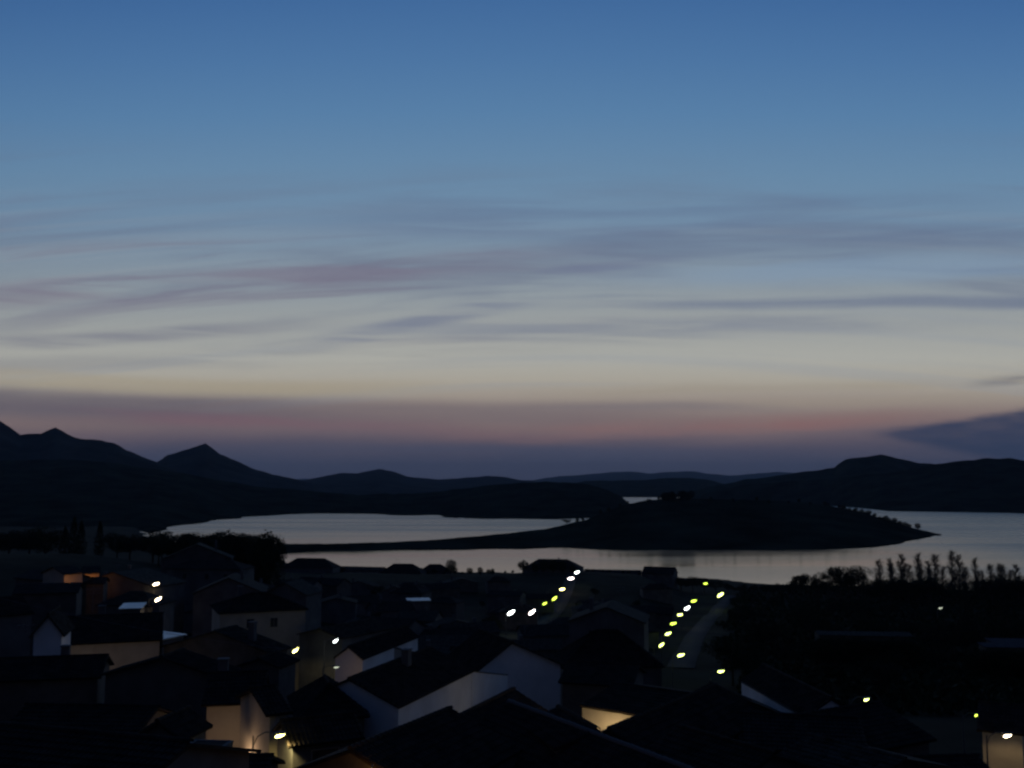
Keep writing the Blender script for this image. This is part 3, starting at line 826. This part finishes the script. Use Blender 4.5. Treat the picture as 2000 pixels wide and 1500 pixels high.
# ------------------------------------------------------------------ street lamps
LAMPS = [  # px, row, tone, size, power, label
    (305, 1141, 'warm', 1.0, 40, 'upper of the two street lamps one above the other on the left', 219),
    (309, 1171, 'warm', 1.3, 120, 'lower, brighter of the two street lamps one above the other on the left', 176),
    (577, 1271, 'yellow', 1.1, 210, 'bright yellow street lamp that lights the hipped-roof house', 141),
    (656, 1252, 'white', 0.9, 70, 'cold white street lamp right of the bright yellow one', 140),
    (657, 1304, 'faint', 0.35, 2, 'faint tiny lamp under the cold white one', 118),
    (998, 1197, 'white', 1.5, 260, 'white street lamp at the left start of the far lamp row'),
    (1039, 1196, 'pink', 1.5, 100, 'pinkish white street lamp, second from the left in the far row'),
    (1064, 1179, 'green', 0.8, 20, 'small green lamp, third from the left in the far row'),
    (1083, 1169, 'green', 1.3, 60, 'green lamp, fourth from the left in the far row'),
    (1098, 1151, 'yellow', 1.9, 80, 'broad yellow lamp halfway up the far row'),
    (1115, 1130, 'pink', 2.0, 160, 'white lamp with orange glow under it, second from top of far row'),
    (1127, 1118, 'white', 1.8, 60, 'white lamp at the top of the far row by the water'),
    (1378, 1140, 'green', 1.6, 60, 'lamp at the very top of the diagonal row on the right'),
    (1407, 1162, 'greenwhite', 2.2, 160, 'large lamp standing right of the diagonal row, near its top'),
    (1355, 1174, 'green', 1.3, 60, 'second lamp from the top of the diagonal row on the right'),
    (1342, 1188, 'white', 1.1, 60, 'whitest lamp, third from the top of the diagonal row'),
    (1328, 1201, 'greenwhite', 1.3, 60, 'fourth lamp from the top of the diagonal row'),
    (1315, 1218, 'green', 0.8, 50, 'thin lamp, fifth from the top of the diagonal row'),
    (1305, 1238, 'greenwhite', 0.95, 50, 'sixth lamp from the top of the diagonal row'),
    (1292, 1260, 'greenwhite', 0.9, 50, 'lowest lamp of the diagonal row'),
    (1330, 1280, 'greenwhite', 1.1, 90, 'big green-rimmed lamp at the bottom of the right road'),
    (1408, 1312, 'greenwhite', 0.95, 70, 'green-rimmed lamp above the tapering pale wall'),
    (1693, 1367, 'greenwhite', 0.55, 12, 'lone small lamp in the dark on the right', 77),
    (1908, 1397, 'green', 0.55, 10, 'green lamp above the warm-lit corner on the far right'),
    (1837, 1188, 'faint', 0.55, 4, 'faint tiny lamp among the trees on the right'),
    (547, 1438, 'yellow', 0.45, 620, 'very bright lamp over the alley at the bottom left', 61.3),
    (1968, 1438, 'warm', 0.5, 120, 'bright lamp in the bottom right corner lighting a wall', 72.5),
]
TONE = {'warm': (1.0, .80, .50), 'yellow': (1.0, .90, .25), 'white': (.90, 1.0, .95), 'pink': (1.0, .86, .80), 'green': (.70, 1.0, .08),
        'greenwhite': (.80, 1.0, .22), 'faint': (.55, .6, .45)}
STR = {'warm': 16, 'yellow': 12, 'white': 12, 'pink': 12, 'green': 4.0, 'greenwhite': 7, 'faint': 1.2}
for k in TONE: M['lamp_' + k] = emis('lamp_glass_' + k, TONE[k], STR[k])
PINK_SPILL = (1.0, .55, .25)
LAMP_AT = []


def lamp_Y(px, row, hgt):
    lo, hi = 30.0, 800.0
    for Yv in np.arange(40, 800, 1.0):
        p = P(px, row, Yv)
        if p.z - hgt <= gz(p.x, Yv): return Yv
    return 600.0


def street_lamp(px, row, tone, size, power, label, Yv=None):
    hgt = 7.0 if size > .6 else 5.0
    Yv = Yv or lamp_Y(px, row, hgt)
    size = min(1.8, max(.15, (12.5 * Yv / F / 2 - .18) / .62)) * random.uniform(.85, 1.1) * (1.3 if power >= 90 else (.7 if power <= 20 else 1.0))
    p = P(px, row, Yv); g = gz(p.x, p.y)
    rz = math.radians(12 + random.uniform(-8, 8))
    ax = Vector((math.cos(rz), math.sin(rz)))
    arm = 1.3
    base = Vector((p.x - ax.x * (arm + .25), p.y - ax.y * (arm + .25), gz(p.x - ax.x * arm, p.y - ax.y * arm)))
    H_ = p.z - base.z
    r = empty('street_lamp', base, rz, label, 'street lamp', 'lit street lamps of the town')
    m = MB(); m.tube([(0, 0, -.3), (0, 0, .6), (0, 0, H_ + .1)], [.11, .09, .05], 8); m.box(-.16, .16, -.16, .16, -.3, .12)
    m.build('pole', M['pole'], r)
    m = MB(); m.tube([(0, 0, H_ - .5), (.25, 0, H_ + .05), (.7, 0, H_ + .28), (arm - .15, 0, H_ + .25)], .035, 6); m.build('arm', M['pole'], r)
    s = size
    m = MB(); m.ell((arm + .25, 0, H_ + .14 + .24 * s), (.36 + .30 * s, .15 + .12 * s, .08 + .05 * s), 12, 6); m.build('lamp_head', M['pole'], r)
    m = MB(); m.ell((0, 0, 0), (.18 + .62 * s, .12 + .20 * s, .06 + .23 * s), 12, 8); q = m.build('lamp_glass', M['lamp_' + tone], r); q.location = (arm + .25, 0, H_ + .05); q.rotation_euler = (0, math.radians(random.uniform(-42, -6)), 0)
    ld = bpy.data.lights.new('lamp_light', 'SPOT'); ld.spot_size = math.radians(158); ld.spot_blend = .35; ld.energy = power * .8; ld.shadow_soft_size = .12
    ld.color = PINK_SPILL if tone == 'pink' else ((1.0, .72, .38) if tone == 'warm' else ((1.0, .78, .30) if tone == 'yellow' else TONE[tone]))
    lo = bpy.data.objects.new('lamp_light', ld); C.objects.link(lo); lo.parent = r
    lo.location = (arm + .25, 0, H_ - .2 - .26 * s)
    LAMP_AT.append((px, row, Yv))
    return r


for L_ in LAMPS: street_lamp(*L_)


def wall_lamp(label, x, y, z, power, col, tone='yellow'):
    """a lantern on a bracket; x, y, z is the light's place on the street side of a wall"""
    r = empty('wall_lantern', (x, y, z), 0, label, 'wall lamp')
    m = MB(); m.tube([(0, .5, .25), (0, .25, .32), (0, 0, .25)], .02, 6); m.build('bracket', M['pole'], r)
    m = MB(); m.ell((0, 0, .06), (.11, .11, .13), 8, 6); m.build('lantern_glass', M['lamp_' + tone], r)
    ld = bpy.data.lights.new('lantern_light', 'POINT'); ld.energy = power; ld.color = col; ld.shadow_soft_size = .1
    lo = bpy.data.objects.new('lantern_light', ld); C.objects.link(lo); lo.parent = r; lo.location = (0, -.1, -.18)
    return r


def wl(label, px, row, Yv, power, col, tone='yellow'):
    p = P(px, row, Yv); return wall_lamp(label, p.x, p.y, p.z, power, col, tone)


wl('lantern below the eaves that makes the cream street wall glow', 1172, 1436, 63.2, 150, (1.0, .72, .38))
wl('lantern hidden low against the left orange-lit house', 146, 1140, 203.3, 110, (1.0, .40, .10), 'faint')
wl('lantern low against the right orange-lit house', 181, 1131, 220.4, 70, (1.0, .38, .08), 'faint')
wl('orange lantern under the near black roof at the bottom centre', 726, 1512, 45.0, 30, (1.0, .38, .10))
wl('lantern at the far foot of the long white wall', 1000, 1356, 86.5, 22, (1.0, .74, .45))

wl('lantern behind the dark roofs that lights the brownish two-bay wall', 150, 1322, 104.5, 32, (1.0, .74, .45), 'faint')
wl('second lantern lighting the right end of the brownish two-bay wall', 296, 1326, 105.5, 32, (1.0, .74, .45), 'faint')
wl('lantern in the lane below the blank brown-lit wall', 465, 1476, 68.5, 100, (1.0, .66, .40), 'faint')
wl('lantern lighting the warm end wall right of the white lamp', 690, 1325, 120, 40, (1.0, .66, .40), 'faint')
# ------------------------------------------------------------------ roads
def road(name, pts, width, m):
    """pts: (px, Y) along the centre line, laid on the terrain"""
    P2 = [Vector(((px - 1000) / F * Yv, Yv)) for px, Yv in pts]
    d = [0]
    for i in range(1, len(P2)): d.append(d[-1] + (P2[i] - P2[i - 1]).length)
    n = int(d[-1] / 3); V = []
    ss = np.linspace(0, d[-1], n)
    xs_ = np.interp(ss, d, [p.x for p in P2]); ys_ = np.interp(ss, d, [p.y for p in P2])
    for i in range(n):
        a = Vector((xs_[max(i - 2, 0)], ys_[max(i - 2, 0)])); b_ = Vector((xs_[min(i + 2, n - 1)], ys_[min(i + 2, n - 1)]))
        t_ = (b_ - a).normalized(); nn_ = Vector((t_.y, -t_.x))
        zc = max(gz(xs_[i] + nn_.x * q, ys_[i] + nn_.y * q) for q in (-width / 2, 0, width / 2)) + .12
        for q in (-width / 2 - .01, -width / 2, width / 2, width / 2 + .01):
            zz = zc if abs(q) <= width / 2 else zc - .9
            V.append((xs_[i] + nn_.x * q, ys_[i] + nn_.y * q, zz))
    tag(link(name, npmesh(name, V, gridfaces(n, 4)), m), kind='structure')


road('road', [(1322, 225), (1334, 262), (1350, 320), (1372, 400), (1396, 480), (1420, 560)], 6, M['road'])
road('road', [(1030, 350), (1062, 390), (1085, 440), (1105, 500), (1118, 560), (1130, 640)], 6, M['road'])
road('road', [(640, 95), (648, 130), (640, 170), (560, 190), (330, 190), (300, 230), (300, 300)], 5, M['road'])

# ------------------------------------------------------------------ filler houses in the crowd of dark roofs
def blocks(px0, px1, Yv, ztop):
    rowtop = 945 + F * (HC - ztop) / Yv
    for (lx, lr, lY) in LAMP_AT:
        if Yv < lY + 3 and px0 - 9 < lx < px1 + 9 and rowtop < lr + 16: return True
    return False


rnd = random.Random(21)
cnt = 0
for tr in range(1500):
    if cnt >= 58: break
    Yv = rnd.uniform(165, 600); px = rnd.uniform(-20, 1290)
    if px < 640 and Yv < 240: continue
    x = (px - 1000) / F * Yv
    g = gz(x, Yv)
    if g < 2.5: continue
    wd = rnd.uniform(9, 14); dp = rnd.uniform(7, 10); hh = rnd.uniform(3.0, 6.0); rs = rnd.uniform(1.4, 2.4)
    R_ = math.hypot(wd, dp) / 2 + 1.2
    if any((x - f[0]) ** 2 + (Yv + dp / 2 - f[1]) ** 2 < (R_ + f[2]) ** 2 for f in FOOT): continue
    hw = wd / 2 / Yv * F * 1.15
    if blocks(px - hw, px + hw, Yv, g + hh + rs + 1): continue
    row_e = 945 + F * (HC - (g + hh)) / Yv
    rowr = 945 + F * (HC - (g + hh + rs)) / Yv
    if rowr < 1124: continue
    if 1100 < px < 1270 and rowr < 1262 and Yv < 190: continue
    if px < 600 and rowr < 1200 and Yv < 250: continue
    if 650 < px < 850 and Yv < 160: continue
    t_ = rnd.uniform(-.35, .35) * wd / Yv * (HC - g - hh) / Yv * F * .9
    house('dark tile-roofed house in the crowd of unlit roofs of the lower town', (px - hw, row_e + t_), (px + hw, row_e - t_), Yv * (1 - 0.0), dp,
          rnd.choice(['side', 'side', 'front', 'hip']), rs, rnd.choice(['dim', 'grey', 'dim']), rnd.choice(['tile', 'tiledark', 'tiledark']), fine=False,
          chimney=[(rnd.uniform(-.6, .6), rnd.uniform(-.3, .5))] if rnd.random() < .6 else None, antenna=[(rnd.uniform(-.5, .5), 0)] if rnd.random() < .4 else None, group='unlit houses of the lower town')
    cnt += 1

# ------------------------------------------------------------------ trees
def leaf_mesh(name, clumps, nleaf, size, rs):
    """leaf-sized quads in clumps through the crown"""
    r = np.random.RandomState(rs); V = []
    for (c, rad, k) in clumps:
        n = int(nleaf * k)
        d = r.normal(size=(n, 3)); d /= np.linalg.norm(d, axis=1)[:, None]
        rr_ = (r.uniform(0.25, 1.0, n) ** 0.45)[:, None] * np.array(rad)[None, :]
        p = np.array(c)[None, :] + d * rr_ * (1 + 0.16 * np.sin(d[:, :1] * 7 + rs) * np.cos(d[:, 1:2] * 6))
        a = r.normal(size=(n, 3)); a /= np.linalg.norm(a, axis=1)[:, None]
        b_ = np.cross(a, r.normal(size=(n, 3))); b_ /= np.linalg.norm(b_, axis=1)[:, None]
        s = size * r.uniform(.6, 1.3, n)[:, None]
        V.append(np.stack([p - a * s, p + b_ * s * .6, p + a * s, p - b_ * s * .6], 1).reshape(-1, 3))
    V = np.concatenate(V)
    return npmesh(name, V, np.arange(len(V)).reshape(-1, 4))


def trunk_mb(h, r0, limbs, rs):
    r = random.Random(rs); m = MB()
    pts = [(0, 0, -.5), (r.uniform(-.1, .1), r.uniform(-.1, .1), h * .35), (r.uniform(-.3, .3), r.uniform(-.3, .3), h * .7), (0, 0, h * .95)]
    m.tube(pts, [r0, r0 * .8, r0 * .45, r0 * .1], 7)
    for i in range(limbs):
        a = 2 * math.pi * i / limbs + r.uniform(-.4, .4); z0 = h * r.uniform(.3, .6); ln = h * r.uniform(.22, .36)
        m.tube([(0, 0, z0), (math.cos(a) * ln * .5, math.sin(a) * ln * .5, z0 + ln * .5), (math.cos(a) * ln, math.sin(a) * ln, z0 + ln * .8)], [r0 * .4, r0 * .25, r0 * .06], 5)
    return m


def broad_proto(rs, h=10.0, mt='leaf', wide=1.0):
    r = random.Random(rs); cl = []
    cl.append(((0, 0, h * .62), (h * .30 * wide, h * .30 * wide, h * .28), 1.6))
    for i in range(9):
        a = 2 * math.pi * i / 9 + r.uniform(-.3, .3); q = r.uniform(.18, .34) * h * wide
        zz = h * r.uniform(.42, .86); s = h * r.uniform(.10, .19)
        cl.append(((math.cos(a) * q, math.sin(a) * q, zz), (s * 1.15 * wide, s * 1.15 * wide, s), .5))
    cr = leaf_mesh('crown', cl, 620, h * .019, rs)
    return ('tree', trunk_mb(h * .8, h * .028, 6, rs).mesh('trunk'), cr, mt)


def cypress_proto(rs, h=12.0):
    cl = [((0, 0, h * z), (h * w_, h * w_, h * .13), .6) for z, w_ in ((.16, .10), (.28, .125), (.42, .125), (.56, .11), (.7, .085), (.82, .06), (.92, .035))]
    return ('tree', trunk_mb(h * .9, h * .02, 3, rs).mesh('trunk'), leaf_mesh('crown', cl, 500, h * .015, rs), 'leaf')


def bare_proto(rs, h=22.0):
    """leafless upright tree: trunk, steep limbs and a cloud of fine twigs"""
    r = random.Random(rs); t_ = MB(); lm = MB(); tw = []
    t_.tube([(0, 0, -.5), (r.uniform(-.2, .2), 0, h * .3), (r.uniform(-.4, .4), r.uniform(-.3, .3), h * .6), (0, 0, h * .9), (0, 0, h)], [.32, .25, .16, .06, .02], 7)
    for i in range(52):
        z0 = h * (.10 + .80 * i / 52); a = r.uniform(0, 6.28); ln = h * r.uniform(.10, .22) * (1.1 - .6 * i / 52)
        o = Vector((0, 0, z0)); d = Vector((math.cos(a) * .42, math.sin(a) * .42, 1)).normalized()
        e = o + d * ln
        lm.tube([o, o + d * ln * .5 + Vector((math.cos(a), math.sin(a), 0)) * ln * .08, e], [.05, .03, .01], 4, False)
        for k in range(15):
            s = o.lerp(e, r.uniform(.25, 1.0)); l2 = r.uniform(.6, 1.9) * h / 22
            dd = (d + Vector((r.gauss(0, .45), r.gauss(0, .45), r.gauss(.2, .3)))).normalized()
            sd = dd.cross(Vector((r.gauss(0, 1), r.gauss(0, 1), r.gauss(0, 1)))).normalized() * .05
            q = s + dd * l2
            tw.append((s - sd, s + sd, q))
            for _ in range(2):
                m_ = s.lerp(q, r.uniform(.3, .9)); d3 = (dd + Vector((r.gauss(0, .6), r.gauss(0, .6), r.gauss(.1, .4)))).normalized()
                tw.append((m_ - sd * .7, m_ + sd * .7, m_ + d3 * l2 * .6))
    for k in range(420):
        zz = h * r.uniform(.18, .97); q = h * .105 * math.sqrt(r.random()) * (1.0 if zz < h * .6 else (h * 1.05 - zz) / (h * .45)); a = r.uniform(0, 6.28)
        c0 = Vector((math.cos(a) * q, math.sin(a) * q, zz)); dd = Vector((math.cos(a) * .3 + r.gauss(0, .25), math.sin(a) * .3 + r.gauss(0, .25), 1)).normalized()
        sd = dd.cross(Vector((r.gauss(0, 1), r.gauss(0, 1), .1))).normalized() * .045
        tw.append((c0 - sd, c0 + sd, c0 + dd * r.uniform(.7, 1.9)))
    V = np.array([tuple(v) for t3 in tw for v in t3])
    return ('bare_tree', t_.mesh('trunk'), npmesh('twigs', V, np.arange(len(V)).reshape(-1, 3)), 'twig', lm.mesh('limbs'))


PROTO = {}
def proto(key, data):
    kind, tm, cm, mt = data[:4]
    r = bpy.data.objects.new(kind, None)
    tm.materials.append(M['bark']); cm.materials.append(M[mt])
    PROTO[key] = (kind, tm, cm, data[4] if len(data) > 4 else None)
    if len(data) > 4: data[4].materials.append(M['twig'])
    return PROTO[key]


for i in range(4): proto('b%d' % i, broad_proto(31 + i, 10, 'leaf' if i % 2 else 'leaf2', (1.0, 1.2, .85, 1.35)[i]))
proto('r0', ('tree', trunk_mb(7, .3, 5, 3).mesh('trunk'), leaf_mesh('crown', [((0, 0, 6), (3.1, 3.1, 3.9), 3.0), ((.8, .5, 7), (2.2, 2.2, 2.4), 1), ((-1, 0, 5), (2.2, 2.2, 2.4), 1), ((.6, -.6, 3.6), (2.4, 2.4, 2), 1)], 900, .16, 77), 'leaf'))
for i in range(2): proto('c%d' % i, cypress_proto(51 + i))
for i in range(3): proto('t%d' % i, bare_proto(61 + i))
HREF = {'b': 10.0, 'r': 10.0, 'c': 12.0, 't': 22.0}


def tree(key, x, y, z, h, label, group=None, sxy=1.0):
    kind, tm, cm, lm = PROTO[key]
    r = empty(kind, (x, y, z), random.uniform(0, 6.28), label, 'tree', group)
    s = h / HREF[key[0]]; r.scale = (s * sxy, s * sxy, s)
    link('trunk', tm, None, r)
    if key[0] == 't': link('limbs', lm, None, r); o = link('twigs', cm, None, r)
    else: o = link('crown', cm, None, r)
    o['kind'] = 'stuff' if key[0] == 't' else 'thing'
    if o['kind'] == 'thing': del o['kind']
    return r


def tree_at(key, px, toprow, Yv, label, group=None, sxy=1.0, hmin=3.0):
    p = P(px, toprow, Yv); g = gz(p.x, p.y)
    return tree(key, p.x, p.y, g, max(hmin, p.z - g) * {'b': 1.14, 't': 1.12}.get(key[0], 1.0), label, group, sxy)


ORDN = 'first second third fourth fifth sixth seventh eighth ninth tenth eleventh twelfth thirteenth fourteenth fifteenth sixteenth seventeenth eighteenth'.split()
tree_at('r0', 522, 1037, 330, 'big round dark tree standing out against the lake on the left', sxy=.95)
tree_at('r0', 504, 1050, 345, 'tree leaning against the left flank of the big round tree')
tree_at('r0', 881, 1092, 560, 'small round tree against the water right of the shoreline roofs', sxy=1.3)
tree_at('r0', 938, 1107, 570, 'low bushy tree on the shore, left half of the pair before the knoll', sxy=1.2)
tree_at('r0', 962, 1110, 575, 'low bushy tree on the shore, right half of the pair before the knoll', sxy=1.3)
tree_at('b0', 1021, 1096, 560, 'small upright tree at the left foot of the knoll')
for i, (px, r_) in enumerate(((1045, 1099), (1062, 1093), (1080, 1092), (1098, 1095), (1118, 1103))):
    tree_at('r0', px, r_, 562, ('leftmost', 'second', 'middle', 'fourth', 'rightmost')[i] + ' of the five dark trees on the knoll by the water', 'trees on the knoll by the water', 1.1)
for i in range(17):
    px = 308 + i * 12.5 + random.uniform(-4, 4)
    tree_at('b%d' % (i % 4), px, 1050 + random.uniform(-3, 4), 375 + random.uniform(-12, 20), ORDN[i] + ' tree from the left in the level treeline below the left end of the lake', 'trees of the level treeline on the left', 1.1)
for i, (px, r_, k) in enumerate(((146, 1012, 'c0'), (160, 1020, 'c1'), (128, 1030, 'c1'), (196, 1020, 'c0'), (60, 1036, 'b1'), (88, 1042, 'b3'), (230, 1044, 'b0'), (255, 1048, 'b2'), (300, 1042, 'b2'), (20, 1040, 'b0'), (-20, 1036, 'b1'))):
    tree_at(k, px, r_, 390 + (i % 3) * 14, 'tall dark conifer rising above the left houses against the mountain' if k[0] == 'c' else 'dark rounded tree behind the far left houses',
            'conifers on the left' if k[0] == 'c' else 'rounded trees behind the far left houses', 1.25)
# skyline of the wood on the right
sk = [(1330, 1129), (1352, 1128), (1375, 1131), (1398, 1136), (1422, 1140), (1448, 1142), (1472, 1144), (1500, 1144), (1522, 1141), (1545, 1136), (1562, 1124), (1578, 1128), (1598, 1132), (1618, 1122), (1640, 1114), (1658, 1111), (1674, 1120), (1700, 1136)]
for i, (px, r_) in enumerate(sk):
    if blocks(px - 8, px + 8, 560, P(px, r_, 560).z) and r_ > 1129: continue
    lab = {1658: 'tallest rounded crown of the wood, just left of the bare trees', 1562: 'small rounded crown rising from the wood left of the tallest one'}.get(px, ORDN[i] + ' leafy tree from the left along the water-side edge of the wood')
    tree_at('b%d' % (i % 4), px, r_, 590 - (px - 1330) * .18, lab, None if px in (1658, 1562) else 'leafy trees edging the wood', 1.15)
for i, (px, r_) in enumerate(((1716, 1100), (1738, 1098), (1760, 1090), (1776, 1108), (1792, 1089), (1812, 1102), (1826, 1090), (1858, 1084), (1872, 1092), (1886, 1112), (1903, 1097), (1918, 1118), (1958, 1110), (1972, 1118), (1990, 1128), (2020, 1105))):
    tree_at('t%d' % (i % 3), px, r_, 545 + (i % 4) * 9, {1716: 'leftmost bare tree of the wispy row against the water', 1858: 'tallest and darkest bare tree in the wispy row', 1958: 'broad bare tree near the right edge, standing apart'}.get(px, ORDN[i] + ' leafless tree from the left in the wispy row against the water'),
            None if px in (1716, 1858, 1958) else 'leafless trees against the water', (1.9, 1.5, 1.7)[i % 3])
for i in range(12):
    tree_at('t%d' % (i % 3), 1722 + i * 23.5 + random.uniform(-6, 6), random.uniform(1104, 1122), 525 + random.uniform(0, 20), 'shorter leafless tree between the taller ones of the wispy row', 'shorter leafless trees of the wispy row', 1.9)
for i in range(26):
    px = 1700 + i * 13 + random.uniform(-5, 5); r_ = 1137 + 8 * math.sin(i * 1.3) + (8 if 1690 < px < 1705 else 0) + (22 if 1855 < px < 1880 else 0) + random.uniform(-4, 4)
    tree_at('b%d' % (i % 4), px, r_, 520 + random.uniform(-15, 15), 'dark bushy tree under the leafless row on the right', 'bushy trees under the leafless row', 1.3)
rt = random.Random(5)
n_ = 0
for tr in range(2500):
    if n_ >= 60: break
    Yv = rt.uniform(150, 520); px = rt.uniform(1420, 2250) if Yv < 420 else rt.uniform(1340, 2250)
    x = (px - 1000) / F * Yv
    if any((x - f[0]) ** 2 + (Yv - f[1]) ** 2 < (3 + f[2]) ** 2 for f in FOOT): continue
    g = gz(x, Yv); h = rt.uniform(5, 9.5)
    hw = h * .45 / Yv * F
    if blocks(px - hw, px + hw, Yv, g + h): continue
    if 945 + F * (HC - g - h) / Yv < 1152: continue
    # keep the view of the long sheds and the barn open
    rt_ = 945 + F * (HC - g - h) / Yv
    if (1900 < px < 2060 and Yv < 215 and rt_ < 1275) or (1580 < px < 1800 and Yv < 240 and rt_ < 1250): continue
    tree('b%d' % rt.randrange(4), x, Yv, g, h, 'dark tree inside the black wood right of the lamp-lit road', 'trees inside the black wood', 1.15)
    n_ += 1
r_ = np.random.RandomState(3); nv = 42000
yy_ = r_.uniform(150, 640, nv); pp = r_.uniform(1390, 2350, nv); xx_ = (pp - 1000) / F * yy_
kp = (yy_ < lerp(SHORE, pp) - 12) & (pp > lerp([(150, 1450), (262, 1402), (400, 1418), (560, 1448), (660, 1440)], yy_) + vnoise(yy_ / 14, yy_ * 0, 6) * 60)
for f in FOOT: kp &= (xx_ - f[0]) ** 2 + (yy_ - f[1]) ** 2 > (f[2] - .5) ** 2
for lx, lr, lY in LAMP_AT: kp &= ~((np.abs(pp - lx) < 10) & (yy_ < lY + 2) & (yy_ > lY - 12))
xx_ = xx_[kp]; yy_ = yy_[kp]; zz_ = ground_z(xx_, yy_) + r_.uniform(0, 1, len(xx_)) * (1.4 + 1.2 * vnoise(xx_ / 9, yy_ / 9, 4))
V = np.stack([xx_, yy_, zz_], 1); a = r_.normal(size=V.shape); a /= np.linalg.norm(a, axis=1)[:, None]
b_ = np.cross(a, r_.normal(size=V.shape)); b_ /= np.linalg.norm(b_, axis=1)[:, None]
sz = r_.uniform(.5, 1.1, len(V))[:, None]
V = np.stack([V - a * sz, V + b_ * sz * .7, V + a * sz, V - b_ * sz * .7], 1).reshape(-1, 3)
tag(link('undergrowth', npmesh('undergrowth', V, np.arange(len(V)).reshape(-1, 4)), M['leaf']), 'dense dark scrub filling the black wood', None, None, 'stuff')
for i in range(12):
    tree_at('r0', 1598 + i * 16.5, 1244 + random.uniform(-1, 4), 226, 'dark bush in front of the low barn in the wood', 'bushes in front of the barn', 1.5)
for i in range(8):
    tree_at('r0', 1912 + i * 17, 1266 + random.uniform(-1, 4), 204, 'dark bush in front of the long shed at the right edge', 'bushes in front of the long shed', 1.5)
# gardens between houses
for i in range(46):
    px = 556 + i * 16.4 + random.uniform(-5, 5)
    if 1010 < px < 1140: continue
    tree_at('r0', px, 1104 + (px - 556) * .012 + random.uniform(0, 9), 600, 'low dark shoreline bush behind the far roofs, level with the water edge', 'low bushes along the near shore', 1.5, 2.0)
n_ = 0
for tr in range(600):
    if n_ >= 26: break
    Yv = rt.uniform(180, 600); px = rt.uniform(0, 1290); x = (px - 1000) / F * Yv
    if any((x - f[0]) ** 2 + (Yv - f[1]) ** 2 < (2.5 + f[2]) ** 2 for f in FOOT): continue
    g = gz(x, Yv); h = rt.uniform(3.5, 7)
    if g < 2 or blocks(px - 14, px + 14, Yv, g + h) or 945 + F * (HC - g - h) / Yv < 1120: continue
    tree('b%d' % rt.randrange(4), x, Yv, g, h, 'dark garden tree between the unlit houses of the lower town', 'garden trees of the lower town', 1.1)
    n_ += 1
# peninsula trees
for i in range(27):
    px, s, h = (1785, 1.0, 9) if i == 0 else (1628 + 148 * ((i + rt.uniform(-.45, .45)) / 27), rt.uniform(.95, 1.0), rt.uniform(3.5, 8.5))
    q = pen_z(px, s)
    tree('r0', q.x, q.y, q.z - 1.5, h + 1.0, 'lone round tree nearest the tip of the peninsula' if i == 0 else 'small dark tree on the sloping crest towards the peninsula tip', None if i == 0 else 'trees on the crest of the peninsula tip', 1.5)
for i in range(42):
    px = rt.uniform(1120, 1640) if i > 13 else rt.uniform(1290, 1355)
    s = rt.uniform(.9, 1.05) if i > 13 else rt.uniform(.93, 1.03)
    q = pen_z(px, min(s, 1.0)); h = rt.uniform(4, 7) if i > 13 else rt.uniform(9, 14)
    tree('r0', q.x, q.y, q.z - 1.2, h + 1, 'tree of the tall dark clump on top of the peninsula' if i <= 13 else 'small dark tree scattered over the peninsula top', 'tall clump on the peninsula' if i <= 13 else 'scattered trees on the peninsula', 1.3)
q = pen_z(1106, 1.0); tree('b3', q.x, q.y, q.z - .4, 8, 'round tree where the low spit meets the peninsula hill', None, 1.7)

# ------------------------------------------------------------------ overhead cables and roof-edge flashing in the foreground
def cable(label, a, b_, sag, r_=.02, n=14):
    A = P(*a); B = P(*b_); m = MB()
    m.tube([A.lerp(B, i / n) - Vector((0, 0, sag * 4 * (i / n) * (1 - i / n))) for i in range(n + 1)], r_, 5)
    tag(m.build('cable', M['pole']), label, 'cable')


cable('thin overhead cable crossing the dark roofs left of the bottom lamp', (0, 1168, 90), (560, 1268, 104), .5)
def edge_cap(label, p1, p2, Y1, w_=.16):
    A = P(p1[0], p1[1], Y1); B = PZ(p2[0], p2[1], A.z); m = MB()
    d = (B - A).normalized(); s = Vector((-d.y, d.x, 0)) * w_ / 2; u = Vector((0, 0, .05))
    m.add([A - s - u, A + s - u, B + s - u, B - s - u, A - s, A + s, B + s, B - s], [(3, 2, 1, 0), (4, 5, 6, 7), (0, 1, 5, 4), (1, 2, 6, 5), (2, 3, 7, 6), (3, 0, 4, 7)])
    return m, A, B
print('objects', len(S.objects), 'fillers', cnt)
